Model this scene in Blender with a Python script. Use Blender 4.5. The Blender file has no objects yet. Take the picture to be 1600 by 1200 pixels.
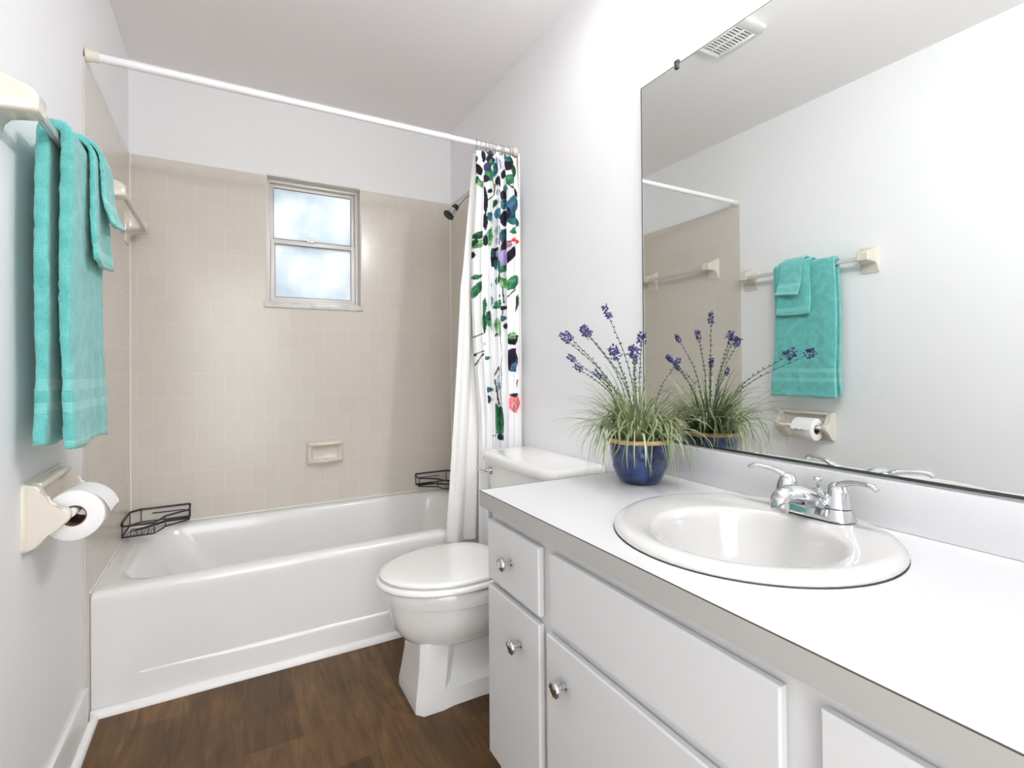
import bpy, bmesh, math, random
import numpy as np
from mathutils import Vector, Matrix
random.seed(7)
S = bpy.context.scene
COL = S.collection
PI = math.pi

# ---------------------------------------------------------------- camera
CX, CY, CZ = 0.3856, -2.7714, 1.0808
YAW, PITCH, ROLL, FPX, PPY = 0.5075, 0.0074, -0.0077, 794.13, 566.43
cam_d = bpy.data.cameras.new('camera'); cam = bpy.data.objects.new('camera', cam_d); COL.objects.link(cam)
cam_d.sensor_width = 36.0; cam_d.sensor_fit = 'HORIZONTAL'
cam_d.lens = FPX * 36.0 / 1600.0
cam_d.shift_y = -(600.0 - PPY) / 1600.0
cam_d.clip_start = 0.02
_F = Vector((math.sin(YAW) * math.cos(PITCH), math.cos(YAW) * math.cos(PITCH), math.sin(PITCH)))
_R = Vector((math.cos(YAW), -math.sin(YAW), 0)); _U = _R.cross(_F)
_R2 = _R * math.cos(ROLL) + _U * math.sin(ROLL); _U2 = -_R * math.sin(ROLL) + _U * math.cos(ROLL)
_M = Matrix((_R2, _U2, -_F)).transposed().to_4x4(); _M.translation = (CX, CY, CZ)
cam.matrix_world = _M
S.camera = cam

# ---------------------------------------------------------------- colour management, world, lights
S.view_settings.view_transform = 'Standard'; S.view_settings.look = 'None'
S.view_settings.gamma = 1.0; S.view_settings.use_curve_mapping = False
S.view_settings.exposure = 0.25
S.cycles.max_bounces = 14; S.cycles.diffuse_bounces = 8; S.cycles.glossy_bounces = 6
S.cycles.transmission_bounces = 8; S.cycles.caustics_reflective = False; S.cycles.caustics_refractive = False
S.cycles.sample_clamp_indirect = 6.0
S.cycles.use_denoising = True

W_STRENGTH = 5.0
GLOBE_L = 112.0
DOME_W = 1.3
wd = bpy.data.worlds.new('world'); S.world = wd; wd.use_nodes = True
nt = wd.node_tree; nt.nodes.clear()
tc = nt.nodes.new('ShaderNodeTexCoord'); sx = nt.nodes.new('ShaderNodeSeparateXYZ')
rp = nt.nodes.new('ShaderNodeValToRGB'); bg = nt.nodes.new('ShaderNodeBackground'); ow = nt.nodes.new('ShaderNodeOutputWorld')
mp = nt.nodes.new('ShaderNodeMapRange'); mp.inputs[1].default_value = -1; mp.inputs[2].default_value = 1
nt.links.new(tc.outputs['Generated'], sx.inputs[0]); nt.links.new(sx.outputs[2], mp.inputs[0])
nt.links.new(mp.outputs[0], rp.inputs[0]); nt.links.new(rp.outputs[0], bg.inputs[0]); nt.links.new(bg.outputs[0], ow.inputs[0])
cr = rp.color_ramp
cr.elements[0].position = 0.0; cr.elements[0].color = (0.55, 0.53, 0.48, 1)
cr.elements[1].position = 1.0; cr.elements[1].color = (0.75, 0.88, 1.0, 1)
e = cr.elements.new(0.48); e.color = (0.62, 0.64, 0.58, 1)
e = cr.elements.new(0.53); e.color = (1.0, 1.0, 1.0, 1)
bg.inputs[1].default_value = W_STRENGTH

def light(name, kind, loc, energy, color=(1, 1, 1), **kw):
    d = bpy.data.lights.new(name, kind); o = bpy.data.objects.new(name, d); COL.objects.link(o)
    o.location = loc; d.energy = energy; d.color = color
    for k, v in kw.items():
        if k == 'rot': o.rotation_euler = v
        else: setattr(d, k, v)
    return o

# ---------------------------------------------------------------- materials
def mat(name, color=(0.8, 0.8, 0.8), rough=0.5, metal=0.0, spec=0.5, coat=0.0):
    m = bpy.data.materials.new(name); m.use_nodes = True
    b = m.node_tree.nodes['Principled BSDF']
    b.inputs['Base Color'].default_value = (*color, 1)
    b.inputs['Roughness'].default_value = rough; b.inputs['Metallic'].default_value = metal
    b.inputs['Specular IOR Level'].default_value = spec
    b.inputs['Coat Weight'].default_value = coat
    return m

def bump_noise(m, scale=60, strength=0.1, dist=0.002, detail=4):
    t = m.node_tree; n = t.nodes.new('ShaderNodeTexNoise'); c = t.nodes.new('ShaderNodeTexCoord')
    b = t.nodes.new('ShaderNodeBump'); n.inputs['Scale'].default_value = scale; n.inputs['Detail'].default_value = detail
    b.inputs['Strength'].default_value = strength; b.inputs['Distance'].default_value = dist
    t.links.new(c.outputs['Object'], n.inputs['Vector']); t.links.new(n.outputs['Fac'], b.inputs['Height'])
    t.links.new(b.outputs['Normal'], t.nodes['Principled BSDF'].inputs['Normal'])
    return n

def color_noise(m, c1, c2, scale=3, lo=0.35, hi=0.65, detail=3):
    t = m.node_tree; n = t.nodes.new('ShaderNodeTexNoise'); c = t.nodes.new('ShaderNodeTexCoord'); r = t.nodes.new('ShaderNodeValToRGB')
    n.inputs['Scale'].default_value = scale; n.inputs['Detail'].default_value = detail
    r.color_ramp.elements[0].position = lo; r.color_ramp.elements[0].color = (*c1, 1)
    r.color_ramp.elements[1].position = hi; r.color_ramp.elements[1].color = (*c2, 1)
    t.links.new(c.outputs['Object'], n.inputs['Vector']); t.links.new(n.outputs['Fac'], r.inputs['Fac'])
    t.links.new(r.outputs['Color'], t.nodes['Principled BSDF'].inputs['Base Color'])

M = {}
M['wall'] = mat('wall_paint', (0.85, 0.85, 0.865), 0.62, spec=0.3); bump_noise(M['wall'], 90, 0.16, 0.002)
M['ceiling'] = mat('ceiling_paint', (0.86, 0.835, 0.835), 0.8, spec=0.2); bump_noise(M['ceiling'], 70, 0.15, 0.002)
M['trim'] = mat('trim_paint', (0.86, 0.855, 0.84), 0.35)
M['enamel'] = mat('tub_enamel', (0.83, 0.825, 0.815), 0.16, coat=0.3)
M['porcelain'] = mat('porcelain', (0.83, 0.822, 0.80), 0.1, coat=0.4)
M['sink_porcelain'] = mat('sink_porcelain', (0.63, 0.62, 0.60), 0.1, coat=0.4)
M['laminate'] = mat('laminate', (0.65, 0.65, 0.655), 0.3)
M['laminate_edge'] = mat('laminate_edge', (0.42, 0.405, 0.385), 0.4)
M['seam'] = mat('laminate_seam', (0.08, 0.06, 0.05), 0.6)
M['cabinet'] = mat('cabinet_paint', (0.65, 0.645, 0.645), 0.42); bump_noise(M['cabinet'], 140, 0.05, 0.001)
M['shadow_gap'] = mat('cabinet_inside', (0.35, 0.34, 0.33), 0.7)
M['chrome'] = mat('chrome', (0.66, 0.67, 0.68), 0.05, 1.0)
M['satin'] = mat('satin_metal', (0.62, 0.61, 0.6), 0.28, 1.0)
M['black'] = mat('black_coated_wire', (0.012, 0.012, 0.014), 0.4)
M['rubber'] = mat('black_rubber', (0.02, 0.02, 0.02), 0.5)
M['ceramic'] = mat('almond_ceramic', (0.70, 0.65, 0.565), 0.14, coat=0.3)
M['tank_grey'] = M['porcelain']
M['rod'] = mat('rod_enamel', (0.86, 0.86, 0.87), 0.25)
M['cap'] = mat('rod_cap', (0.74, 0.70, 0.62), 0.4)
M['ring'] = mat('ring_metal', (0.35, 0.32, 0.30), 0.3, 1.0)
M['paper'] = mat('toilet_paper', (0.88, 0.87, 0.87), 0.9, spec=0.1); bump_noise(M['paper'], 200, 0.2, 0.001)
M['card'] = mat('cardboard', (0.16, 0.09, 0.06), 0.9, spec=0.1)
M['stone'] = mat('sill_marble', (0.72, 0.71, 0.69), 0.25); color_noise(M['stone'], (0.6, 0.59, 0.58), (0.76, 0.75, 0.73), 14)
M['alu'] = mat('window_aluminium', (0.74, 0.715, 0.70), 0.4, 0.1)
M['soil'] = mat('soil', (0.02, 0.016, 0.012), 0.95); bump_noise(M['soil'], 150, 0.8, 0.004)
M['rim'] = mat('pot_rim_glaze', (0.55, 0.36, 0.17), 0.25); color_noise(M['rim'], (0.42, 0.24, 0.09), (0.66, 0.47, 0.26), 40)
M['stem'] = mat('lavender_stem', (0.13, 0.17, 0.10), 0.7)
M['plastic_white'] = mat('white_plastic', (0.84, 0.84, 0.83), 0.4)
M['dark'] = mat('vent_shade', (0.008, 0.008, 0.008), 0.8)
M['gasket'] = mat('glazing_bead', (0.34, 0.29, 0.29), 0.5)
M['mirror_edge'] = mat('mirror_edge', (0.03, 0.035, 0.03), 0.3)
M['liner'] = mat('curtain_liner', (0.86, 0.845, 0.82), 0.55)
M['grout_caulk'] = mat('caulk', (0.80, 0.77, 0.72), 0.5)

# acrylic bar: clear-ish plastic
M['acrylic'] = mat('acrylic_bar', (0.88, 0.87, 0.85), 0.12)
M['acrylic'].node_tree.nodes['Principled BSDF'].inputs['Transmission Weight'].default_value = 0.55

# mirror
M['mirror'] = mat('mirror_silver', (0.875, 0.905, 0.885), 0.0, 1.0)

# blue pot glaze
M['pot'] = mat('blue_glaze', (0.01, 0.03, 0.13), 0.12, coat=0.6)
color_noise(M['pot'], (0.004, 0.010, 0.055), (0.018, 0.060, 0.21), 30, 0.42, 0.75, 7)

# terry cloth
def terry(name, col, bands):
    m = mat(name, col, 0.95, spec=0.12)
    t = m.node_tree; b = t.nodes['Principled BSDF']
    b.inputs['Sheen Weight'].default_value = 0.5; b.inputs['Sheen Roughness'].default_value = 0.5
    c = t.nodes.new('ShaderNodeTexCoord')
    n = t.nodes.new('ShaderNodeTexNoise'); n.inputs['Scale'].default_value = 260; n.inputs['Detail'].default_value = 3
    n2 = t.nodes.new('ShaderNodeTexNoise'); n2.inputs['Scale'].default_value = 28; n2.inputs['Detail'].default_value = 4
    t.links.new(c.outputs['Object'], n.inputs['Vector']); t.links.new(c.outputs['Object'], n2.inputs['Vector'])
    r = t.nodes.new('ShaderNodeValToRGB')
    r.color_ramp.elements[0].position = 0.3; r.color_ramp.elements[0].color = (col[0] * 0.72, col[1] * 0.82, col[2] * 0.82, 1)
    r.color_ramp.elements[1].position = 0.7; r.color_ramp.elements[1].color = (min(1, col[0] * 1.3), col[1] * 1.12, col[2] * 1.12, 1)
    t.links.new(n2.outputs['Fac'], r.inputs['Fac'])
    s = t.nodes.new('ShaderNodeSeparateXYZ'); t.links.new(c.outputs['Object'], s.inputs[0])
    mask = None
    for (z0, z1) in bands:                      # woven (flat) bands near the hem
        a = t.nodes.new('ShaderNodeMath'); a.operation = 'GREATER_THAN'; a.inputs[1].default_value = z0
        d = t.nodes.new('ShaderNodeMath'); d.operation = 'LESS_THAN'; d.inputs[1].default_value = z1
        t.links.new(s.outputs[2], a.inputs[0]); t.links.new(s.outputs[2], d.inputs[0])
        p = t.nodes.new('ShaderNodeMath'); p.operation = 'MULTIPLY'
        t.links.new(a.outputs[0], p.inputs[0]); t.links.new(d.outputs[0], p.inputs[1])
        if mask is None: mask = p
        else:
            q = t.nodes.new('ShaderNodeMath'); q.operation = 'MAXIMUM'
            t.links.new(mask.outputs[0], q.inputs[0]); t.links.new(p.outputs[0], q.inputs[1]); mask = q
    wv = t.nodes.new('ShaderNodeMath'); wv.operation = 'SINE'
    ml = t.nodes.new('ShaderNodeMath'); ml.operation = 'MULTIPLY'; ml.inputs[1].default_value = 1500
    t.links.new(s.outputs[2], ml.inputs[0]); t.links.new(ml.outputs[0], wv.inputs[0])
    mix = t.nodes.new('ShaderNodeMix'); mix.data_type = 'RGBA'
    t.links.new(mask.outputs[0], mix.inputs[0]); t.links.new(r.outputs['Color'], mix.inputs[6])
    mix.inputs[7].default_value = (min(1, col[0] * 1.5), col[1] * 1.12, col[2] * 1.12, 1)
    t.links.new(mix.outputs[2], b.inputs['Base Color'])
    hm = t.nodes.new('ShaderNodeMix'); hm.data_type = 'FLOAT'
    t.links.new(mask.outputs[0], hm.inputs[0]); t.links.new(n.outputs['Fac'], hm.inputs[2])
    sc = t.nodes.new('ShaderNodeMath'); sc.operation = 'MULTIPLY'; sc.inputs[1].default_value = 0.10
    t.links.new(wv.outputs[0], sc.inputs[0]); t.links.new(sc.outputs[0], hm.inputs[3])
    bp = t.nodes.new('ShaderNodeBump'); bp.inputs['Strength'].default_value = 0.9; bp.inputs['Distance'].default_value = 0.004
    t.links.new(hm.outputs[0], bp.inputs['Height']); t.links.new(bp.outputs['Normal'], b.inputs['Normal'])
    return m
AQUA = (0.135, 0.515, 0.49)
M['towel'] = terry('aqua_terry', AQUA, [(z_a - 0.92, z_b - 0.92) for z_a, z_b in ((0.992, 1.013), (1.038, 1.06), (0.80, 0.932))])
M['hand'] = terry('aqua_terry_light', (0.14, 0.55, 0.525), [(-0.10, 0.014), (0.022, 0.042)])
M['wash'] = terry('aqua_terry_wash', (0.17, 0.57, 0.545), [(-0.10, 0.002), (0.028, 0.045)])

# tile
def tile_mat(name, axis):
    m = mat(name, (0.6, 0.55, 0.5), 0.2, coat=0.0)
    t = m.node_tree; b = t.nodes['Principled BSDF']; c = t.nodes.new('ShaderNodeTexCoord')
    s = t.nodes.new('ShaderNodeSeparateXYZ'); k = t.nodes.new('ShaderNodeCombineXYZ')
    t.links.new(c.outputs['Object'], s.inputs[0])
    for i, (src, off) in enumerate(((axis, -0.085 if axis == 0 else 0.0), (2, -0.0445))):
        a = t.nodes.new('ShaderNodeMath'); a.operation = 'ADD'; a.inputs[1].default_value = off + 1.1270 * (5 if i == 0 else 0)
        t.links.new(s.outputs[src], a.inputs[0]); t.links.new(a.outputs[0], k.inputs[i])
    br = t.nodes.new('ShaderNodeTexBrick'); br.offset = 0.5; br.offset_frequency = 2; br.squash = 1
    t.links.new(k.outputs[0], br.inputs['Vector'])
    br.inputs['Scale'].default_value = 1; br.inputs['Mortar Size'].default_value = 0.0011; br.inputs['Mortar Smooth'].default_value = 0.3
    br.inputs['Brick Width'].default_value = 0.1127; br.inputs['Row Height'].default_value = 0.1127
    br.inputs['Color1'].default_value = (0.645, 0.60, 0.545, 1); br.inputs['Color2'].default_value = (0.66, 0.615, 0.56, 1)
    br.inputs['Mortar'].default_value = (0.735, 0.695, 0.64, 1)
    t.links.new(br.outputs['Color'], b.inputs['Base Color'])
    bp = t.nodes.new('ShaderNodeBump'); bp.inputs['Strength'].default_value = 0.35; bp.inputs['Distance'].default_value = 0.0012; bp.invert = True
    n = t.nodes.new('ShaderNodeTexNoise'); n.inputs['Scale'].default_value = 9; t.links.new(c.outputs['Object'], n.inputs['Vector'])
    ad = t.nodes.new('ShaderNodeMath'); ad.operation = 'MULTIPLY_ADD'; ad.inputs[1].default_value = 0.8
    t.links.new(n.outputs['Fac'], ad.inputs[0]); t.links.new(br.outputs['Fac'], ad.inputs[2])
    t.links.new(ad.outputs[0], bp.inputs['Height']); t.links.new(bp.outputs['Normal'], b.inputs['Normal'])
    return m
M['tile_x'] = tile_mat('tile_back', 0); M['tile_y'] = tile_mat('tile_side', 1)

# plank floor
def floor_mat():
    m = mat('vinyl_plank', (0.15, 0.1, 0.07), 0.46, spec=0.3)
    t = m.node_tree; b = t.nodes['Principled BSDF']; c = t.nodes.new('ShaderNodeTexCoord')
    s = t.nodes.new('ShaderNodeSeparateXYZ'); k = t.nodes.new('ShaderNodeCombineXYZ')
    t.links.new(c.outputs['Object'], s.inputs[0])
    a = t.nodes.new('ShaderNodeMath'); a.operation = 'ADD'; a.inputs[1].default_value = 10.36
    a2 = t.nodes.new('ShaderNodeMath'); a2.operation = 'ADD'; a2.inputs[1].default_value = 9.95
    t.links.new(s.outputs[1], a.inputs[0]); t.links.new(s.outputs[0], a2.inputs[0])
    t.links.new(a.outputs[0], k.inputs[0]); t.links.new(a2.outputs[0], k.inputs[1])
    br = t.nodes.new('ShaderNodeTexBrick'); br.offset = 0.37; br.offset_frequency = 3; br.squash = 1
    t.links.new(k.outputs[0], br.inputs['Vector']); br.inputs['Scale'].default_value = 1
    br.inputs['Mortar Size'].default_value = 0.0006; br.inputs['Brick Width'].default_value = 0.46; br.inputs['Row Height'].default_value = 0.1525
    br.inputs['Color1'].default_value = (0.070, 0.035, 0.0125, 1); br.inputs['Color2'].default_value = (0.195, 0.105, 0.042, 1)
    br.inputs['Mortar'].default_value = (0.085, 0.052, 0.033, 1); br.inputs['Bias'].default_value = -0.1
    mpn = t.nodes.new('ShaderNodeMapping'); mpn.inputs['Scale'].default_value = (34, 4.5, 1)
    t.links.new(c.outputs['Object'], mpn.inputs['Vector'])
    n = t.nodes.new('ShaderNodeTexNoise'); n.inputs['Scale'].default_value = 1.0; n.inputs['Detail'].default_value = 7; n.inputs['Distortion'].default_value = 1.2
    t.links.new(mpn.outputs[0], n.inputs['Vector'])
    n2 = t.nodes.new('ShaderNodeTexNoise'); n2.inputs['Scale'].default_value = 6; n2.inputs['Detail'].default_value = 5
    t.links.new(c.outputs['Object'], n2.inputs['Vector'])
    r = t.nodes.new('ShaderNodeValToRGB'); r.color_ramp.elements[0].position = 0.3; r.color_ramp.elements[0].color = (0.62, 0.62, 0.62, 1)
    r.color_ramp.elements[1].position = 0.72; r.color_ramp.elements[1].color = (1.3, 1.3, 1.3, 1)
    t.links.new(n.outputs['Fac'], r.inputs['Fac'])
    r2 = t.nodes.new('ShaderNodeValToRGB'); r2.color_ramp.elements[0].position = 0.3; r2.color_ramp.elements[0].color = (0.75, 0.75, 0.75, 1)
    r2.color_ramp.elements[1].position = 0.7; r2.color_ramp.elements[1].color = (1.15, 1.15, 1.15, 1)
    t.links.new(n2.outputs['Fac'], r2.inputs['Fac'])
    x1 = t.nodes.new('ShaderNodeMix'); x1.data_type = 'RGBA'; x1.blend_type = 'MULTIPLY'; x1.inputs[0].default_value = 1
    x2 = t.nodes.new('ShaderNodeMix'); x2.data_type = 'RGBA'; x2.blend_type = 'MULTIPLY'; x2.inputs[0].default_value = 1
    t.links.new(br.outputs['Color'], x1.inputs[6]); t.links.new(r.outputs['Color'], x1.inputs[7])
    t.links.new(x1.outputs[2], x2.inputs[6]); t.links.new(r2.outputs['Color'], x2.inputs[7])
    t.links.new(x2.outputs[2], b.inputs['Base Color'])
    bp = t.nodes.new('ShaderNodeBump'); bp.inputs['Strength'].default_value = 0.15; bp.inputs['Distance'].default_value = 0.001
    t.links.new(n.outputs['Fac'], bp.inputs['Height']); t.links.new(bp.outputs['Normal'], b.inputs['Normal'])
    return m
M['floor'] = floor_mat()

# frosted window glass: translucent + rough refraction
def frosted():
    m = bpy.data.materials.new('frosted_glass'); m.use_nodes = True; t = m.node_tree; t.nodes.clear()
    o = t.nodes.new('ShaderNodeOutputMaterial'); mx = t.nodes.new('ShaderNodeMixShader'); mx2 = t.nodes.new('ShaderNodeMixShader')
    tr = t.nodes.new('ShaderNodeBsdfTranslucent'); rf = t.nodes.new('ShaderNodeBsdfRefraction'); gl = t.nodes.new('ShaderNodeBsdfGlossy')
    rf.inputs['Roughness'].default_value = 0.45; rf.inputs['IOR'].default_value = 1.08; gl.inputs['Roughness'].default_value = 0.25
    tr.inputs['Color'].default_value = (0.9, 0.95, 1.0, 1); rf.inputs['Color'].default_value = (0.9, 0.96, 1, 1)
    c = t.nodes.new('ShaderNodeTexCoord'); n = t.nodes.new('ShaderNodeTexNoise'); n.inputs['Scale'].default_value = 260; n.inputs['Detail'].default_value = 3
    n2 = t.nodes.new('ShaderNodeTexNoise'); n2.inputs['Scale'].default_value = 4.5; n2.inputs['Detail'].default_value = 6
    r = t.nodes.new('ShaderNodeValToRGB'); r.color_ramp.elements[0].position = 0.3; r.color_ramp.elements[0].color = (0.39, 0.44, 0.48, 1)
    r.color_ramp.elements[1].position = 0.62; r.color_ramp.elements[1].color = (0.59, 0.60, 0.61, 1)
    b = t.nodes.new('ShaderNodeBump'); b.inputs['Strength'].default_value = 0.7; b.inputs['Distance'].default_value = 0.002
    t.links.new(c.outputs['Object'], n.inputs['Vector']); t.links.new(c.outputs['Object'], n2.inputs['Vector'])
    t.links.new(n2.outputs['Fac'], r.inputs['Fac']); t.links.new(r.outputs['Color'], tr.inputs['Color']); t.links.new(r.outputs['Color'], rf.inputs['Color'])
    t.links.new(n.outputs['Fac'], b.inputs['Height'])
    for q in (tr, rf, gl): t.links.new(b.outputs['Normal'], q.inputs['Normal'])
    mx.inputs[0].default_value = 0.45; t.links.new(tr.outputs[0], mx.inputs[1]); t.links.new(rf.outputs[0], mx.inputs[2])
    mx2.inputs[0].default_value = 0.05; t.links.new(mx.outputs[0], mx2.inputs[1]); t.links.new(gl.outputs[0], mx2.inputs[2])
    t.links.new(mx2.outputs[0], o.inputs['Surface'])
    return m
M['frost'] = frosted()

def attr_mat(name, rough, transl=0.0):
    m = mat(name, (1, 1, 1), rough, spec=0.25); t = m.node_tree; b = t.nodes['Principled BSDF']
    a = t.nodes.new('ShaderNodeAttribute'); a.attribute_name = 'Print'; t.links.new(a.outputs['Color'], b.inputs['Base Color'])
    return m
M['curtain'] = attr_mat('printed_curtain', 0.75)
M['grass'] = attr_mat('grass_blade', 0.55)
M['flower'] = attr_mat('lavender_petal', 0.7)

def lamp_glass(name, strength):
    m = bpy.data.materials.new(name); m.use_nodes = True; t = m.node_tree; b = t.nodes['Principled BSDF']
    b.inputs['Emission Color'].default_value = (0.985, 0.985, 1, 1); b.inputs['Emission Strength'].default_value = strength
    return m
M['bulb'] = lamp_glass('lit_bowl', 2.0); M['globe'] = lamp_glass('lit_globe', GLOBE_L)

# ---------------------------------------------------------------- mesh helpers
def rootloc(p):
    v = Vector((0, 0, 0))
    while p is not None: v += p.location; p = p.parent
    return v

def obj(name, bm, m, parent=None, smooth=True, angle=40, recalc=True):
    """link one mesh object; the vertices are given in room coordinates"""
    if recalc: bmesh.ops.recalc_face_normals(bm, faces=bm.faces)
    off = rootloc(parent)
    if off.length > 0: bmesh.ops.translate(bm, verts=bm.verts, vec=-off)
    me = bpy.data.meshes.new(name); bm.to_mesh(me); bm.free()
    if smooth:
        me.shade_smooth(); me.set_sharp_from_angle(angle=math.radians(angle))
    me.materials.append(m)
    o = bpy.data.objects.new(name, me); COL.objects.link(o); o.parent = parent
    return o

def thing(name, label, cat, loc=(0, 0, 0), group=None):
    o = bpy.data.objects.new(name, None); COL.objects.link(o); o.location = loc; o.empty_display_size = 0.05
    o['label'] = label; o['category'] = cat
    if group: o['group'] = group
    return o

def tag(o, label, cat, group=None):
    o['label'] = label; o['category'] = cat
    if group: o['group'] = group
    return o

def struct(name, bm, m, parent=None, **kw):
    o = obj(name, bm, m, parent, **kw)
    if parent is None: o['kind'] = 'structure'
    return o

def box(bm, x0, x1, y0, y1, z0, z1, bev=0.0, seg=2):
    t = bmesh.new()
    bmesh.ops.create_cube(t, size=1)
    for v in t.verts:
        v.co = ((x0 + x1) / 2 + v.co.x * (x1 - x0), (y0 + y1) / 2 + v.co.y * (y1 - y0), (z0 + z1) / 2 + v.co.z * (z1 - z0))
    if bev > 0: bmesh.ops.bevel(t, geom=t.edges[:], offset=bev, segments=seg, profile=0.5, affect='EDGES')
    merge(bm, t); return bm

def merge(bm, t):
    me = bpy.data.meshes.new('tmp'); t.to_mesh(me); t.free(); bm.from_mesh(me); bpy.data.meshes.remove(me)

def B(*a, **k): return box(bmesh.new(), *a, **k)

def loft(bm, loops, cap0=True, cap1=True, closed=True):
    vs = [[bm.verts.new(p) for p in L] for L in loops]
    n = len(loops[0])
    for i in range(len(loops) - 1):
        for j in range(n if closed else n - 1):
            k = (j + 1) % n
            bm.faces.new((vs[i][j], vs[i][k], vs[i + 1][k], vs[i + 1][j]))
    if cap0: bm.faces.new(vs[0][::-1])
    if cap1: bm.faces.new(vs[-1])
    return bm

def tube(bm, pts, r, n=10, caps=True, flat=None):
    pts = [Vector(p) for p in pts]; rs = r if isinstance(r, (list, tuple)) else [r] * len(pts)
    loops = []; up = None
    for i, p in enumerate(pts):
        d = (pts[min(i + 1, len(pts) - 1)] - pts[max(i - 1, 0)]).normalized()
        if up is None:
            up = Vector((0, 0, 1)) if abs(d.z) < 0.9 else Vector((1, 0, 0))
        s = d.cross(up).normalized(); u = s.cross(d).normalized(); up = u
        ra, rb = (rs[i], rs[i]) if flat is None else (rs[i], rs[i] * flat)
        loops.append([p + s * (ra * math.cos(2 * PI * k / n)) + u * (rb * math.sin(2 * PI * k / n)) for k in range(n)])
    return loft(bm, loops, caps, caps)

def smooth_path(ctrl, n=8):
    """Catmull-Rom through the control points"""
    P = [Vector(c) for c in ctrl]; P = [P[0] * 2 - P[1]] + P + [P[-1] * 2 - P[-2]]; out = []
    for i in range(1, len(P) - 2):
        for k in range(n):
            t = k / n; a, b, c, d = P[i - 1], P[i], P[i + 1], P[i + 2]
            out.append(0.5 * ((2 * b) + (c - a) * t + (2 * a - 5 * b + 4 * c - d) * t * t + (3 * b - a - 3 * c + d) * t ** 3))
    out.append(P[-2]); return out

def lathe(bm, prof, c, n=32, axis='z', cap0=True, cap1=True):
    """prof: (radius, height) pairs along the axis from c"""
    loops = []
    for r, h in prof:
        L = []
        for k in range(n):
            a = 2 * PI * k / n; u, v = r * math.cos(a), r * math.sin(a)
            L.append({'z': (c[0] + u, c[1] + v, c[2] + h), 'x': (c[0] + h, c[1] + u, c[2] + v), 'y': (c[0] + u, c[1] + h, c[2] + v)}[axis])
        loops.append(L)
    return loft(bm, loops, cap0, cap1)

def rrect(x0, x1, y0, y1, r, z, seg=6):
    """rounded rectangle loop at height z"""
    L = []
    for cx, cy, a0 in ((x1 - r, y1 - r, 0), (x0 + r, y1 - r, 90), (x0 + r, y0 + r, 180), (x1 - r, y0 + r, 270)):
        for k in range(seg + 1):
            a = math.radians(a0 + 90 * k / seg); L.append((cx + r * math.cos(a), cy + r * math.sin(a), z))
    return L

W, H = 1.524, 2.4512
YF = -3.25                                   # wall behind the camera
# ---------------------------------------------------------------- the setting
struct('floor', B(-0.12, W + 0.12, YF - 0.9, 0.14, -0.1, 0.0), M['floor'], smooth=False)
struct('ceiling', B(-0.12, W + 0.12, YF - 0.1, 0.14, H, H + 0.1), M['ceiling'], smooth=False)
wl = struct('wall_left', B(-0.12, 0, YF - 0.1, 0.14, 0, H), M['wall'], smooth=False)
wr = struct('wall_right', B(W, W + 0.12, YF - 0.1, 0.14, 0, H), M['wall'], smooth=False)
WX0, WX1, WZ0, WZ1 = 0.548, 1.003, 1.395, 2.036  # window opening
bm = bmesh.new()
box(bm, 0, WX0, 0, 0.14, 0, H); box(bm, WX1, W, 0, 0.14, 0, H); box(bm, WX0, WX1, 0, 0.14, 0, WZ0); box(bm, WX0, WX1, 0, 0.14, WZ1, H)
wb = struct('wall_back', bm, M['wall'], smooth=False)
bm = bmesh.new()                                # wall behind the camera; unseen open doorway added to let in fill light
DX0, DX1, DZ = 0.06, 0.84, 2.03
box(bm, 0, DX0, YF - 0.1, YF, 0, H); box(bm, DX1, W, YF - 0.1, YF, 0, H); box(bm, DX0, DX1, YF - 0.1, YF, DZ, H)
struct('wall_front', bm, M['wall'], smooth=False)
bm = bmesh.new()
box(bm, DX0 - 0.05, DX0, YF, YF + 0.012, 0, DZ + 0.05); box(bm, DX1, DX1 + 0.05, YF, YF + 0.012, 0, DZ + 0.05); box(bm, DX0, DX1, YF, YF + 0.012, DZ, DZ + 0.05)
struct('door_1', bm, M['trim'], smooth=False)
# tiles (surround of the tub)
TT, TP = 2.032, 0.004
bm = bmesh.new()
box(bm, 0.0, WX0, -TP, 0, 0.30, TT); box(bm, WX1, W, -TP, 0, 0.30, TT); box(bm, WX0, WX1, -TP, 0, 0.30, WZ0)
struct('tile_panel', bm, M['tile_x'], wb, smooth=False)
struct('tile_panel', B(0, TP, -0.8026, 0, 0.0, TT, bev=0.0015), M['tile_y'], wl, smooth=False)
struct('tile_panel', B(W - TP, W, -0.8026, 0, 0.0, TT, bev=0.0015), M['tile_y'], wr, smooth=False)
bm = bmesh.new(); lathe(bm, [(0.006, 0.0), (0.006, TT)], (W - 0.002, -0.804, 0), 10)
struct('edge_trim', bm, M['grout_caulk'], wr)
bm = bmesh.new()                                # white caulk lines in the corners of the tile
box(bm, TP, TP + 0.004, -TP - 0.004, -TP, 0.3835, TT); box(bm, W - TP - 0.004, W - TP, -TP - 0.004, -TP, 0.3835, TT)
box(bm, TP, W - TP, -TP - 0.005, -TP, 0.3835, 0.389); box(bm, TP, TP + 0.005, -0.745, -TP, 0.3835, 0.389)
struct('corner_caulk', bm, M['trim'], wb)
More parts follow.
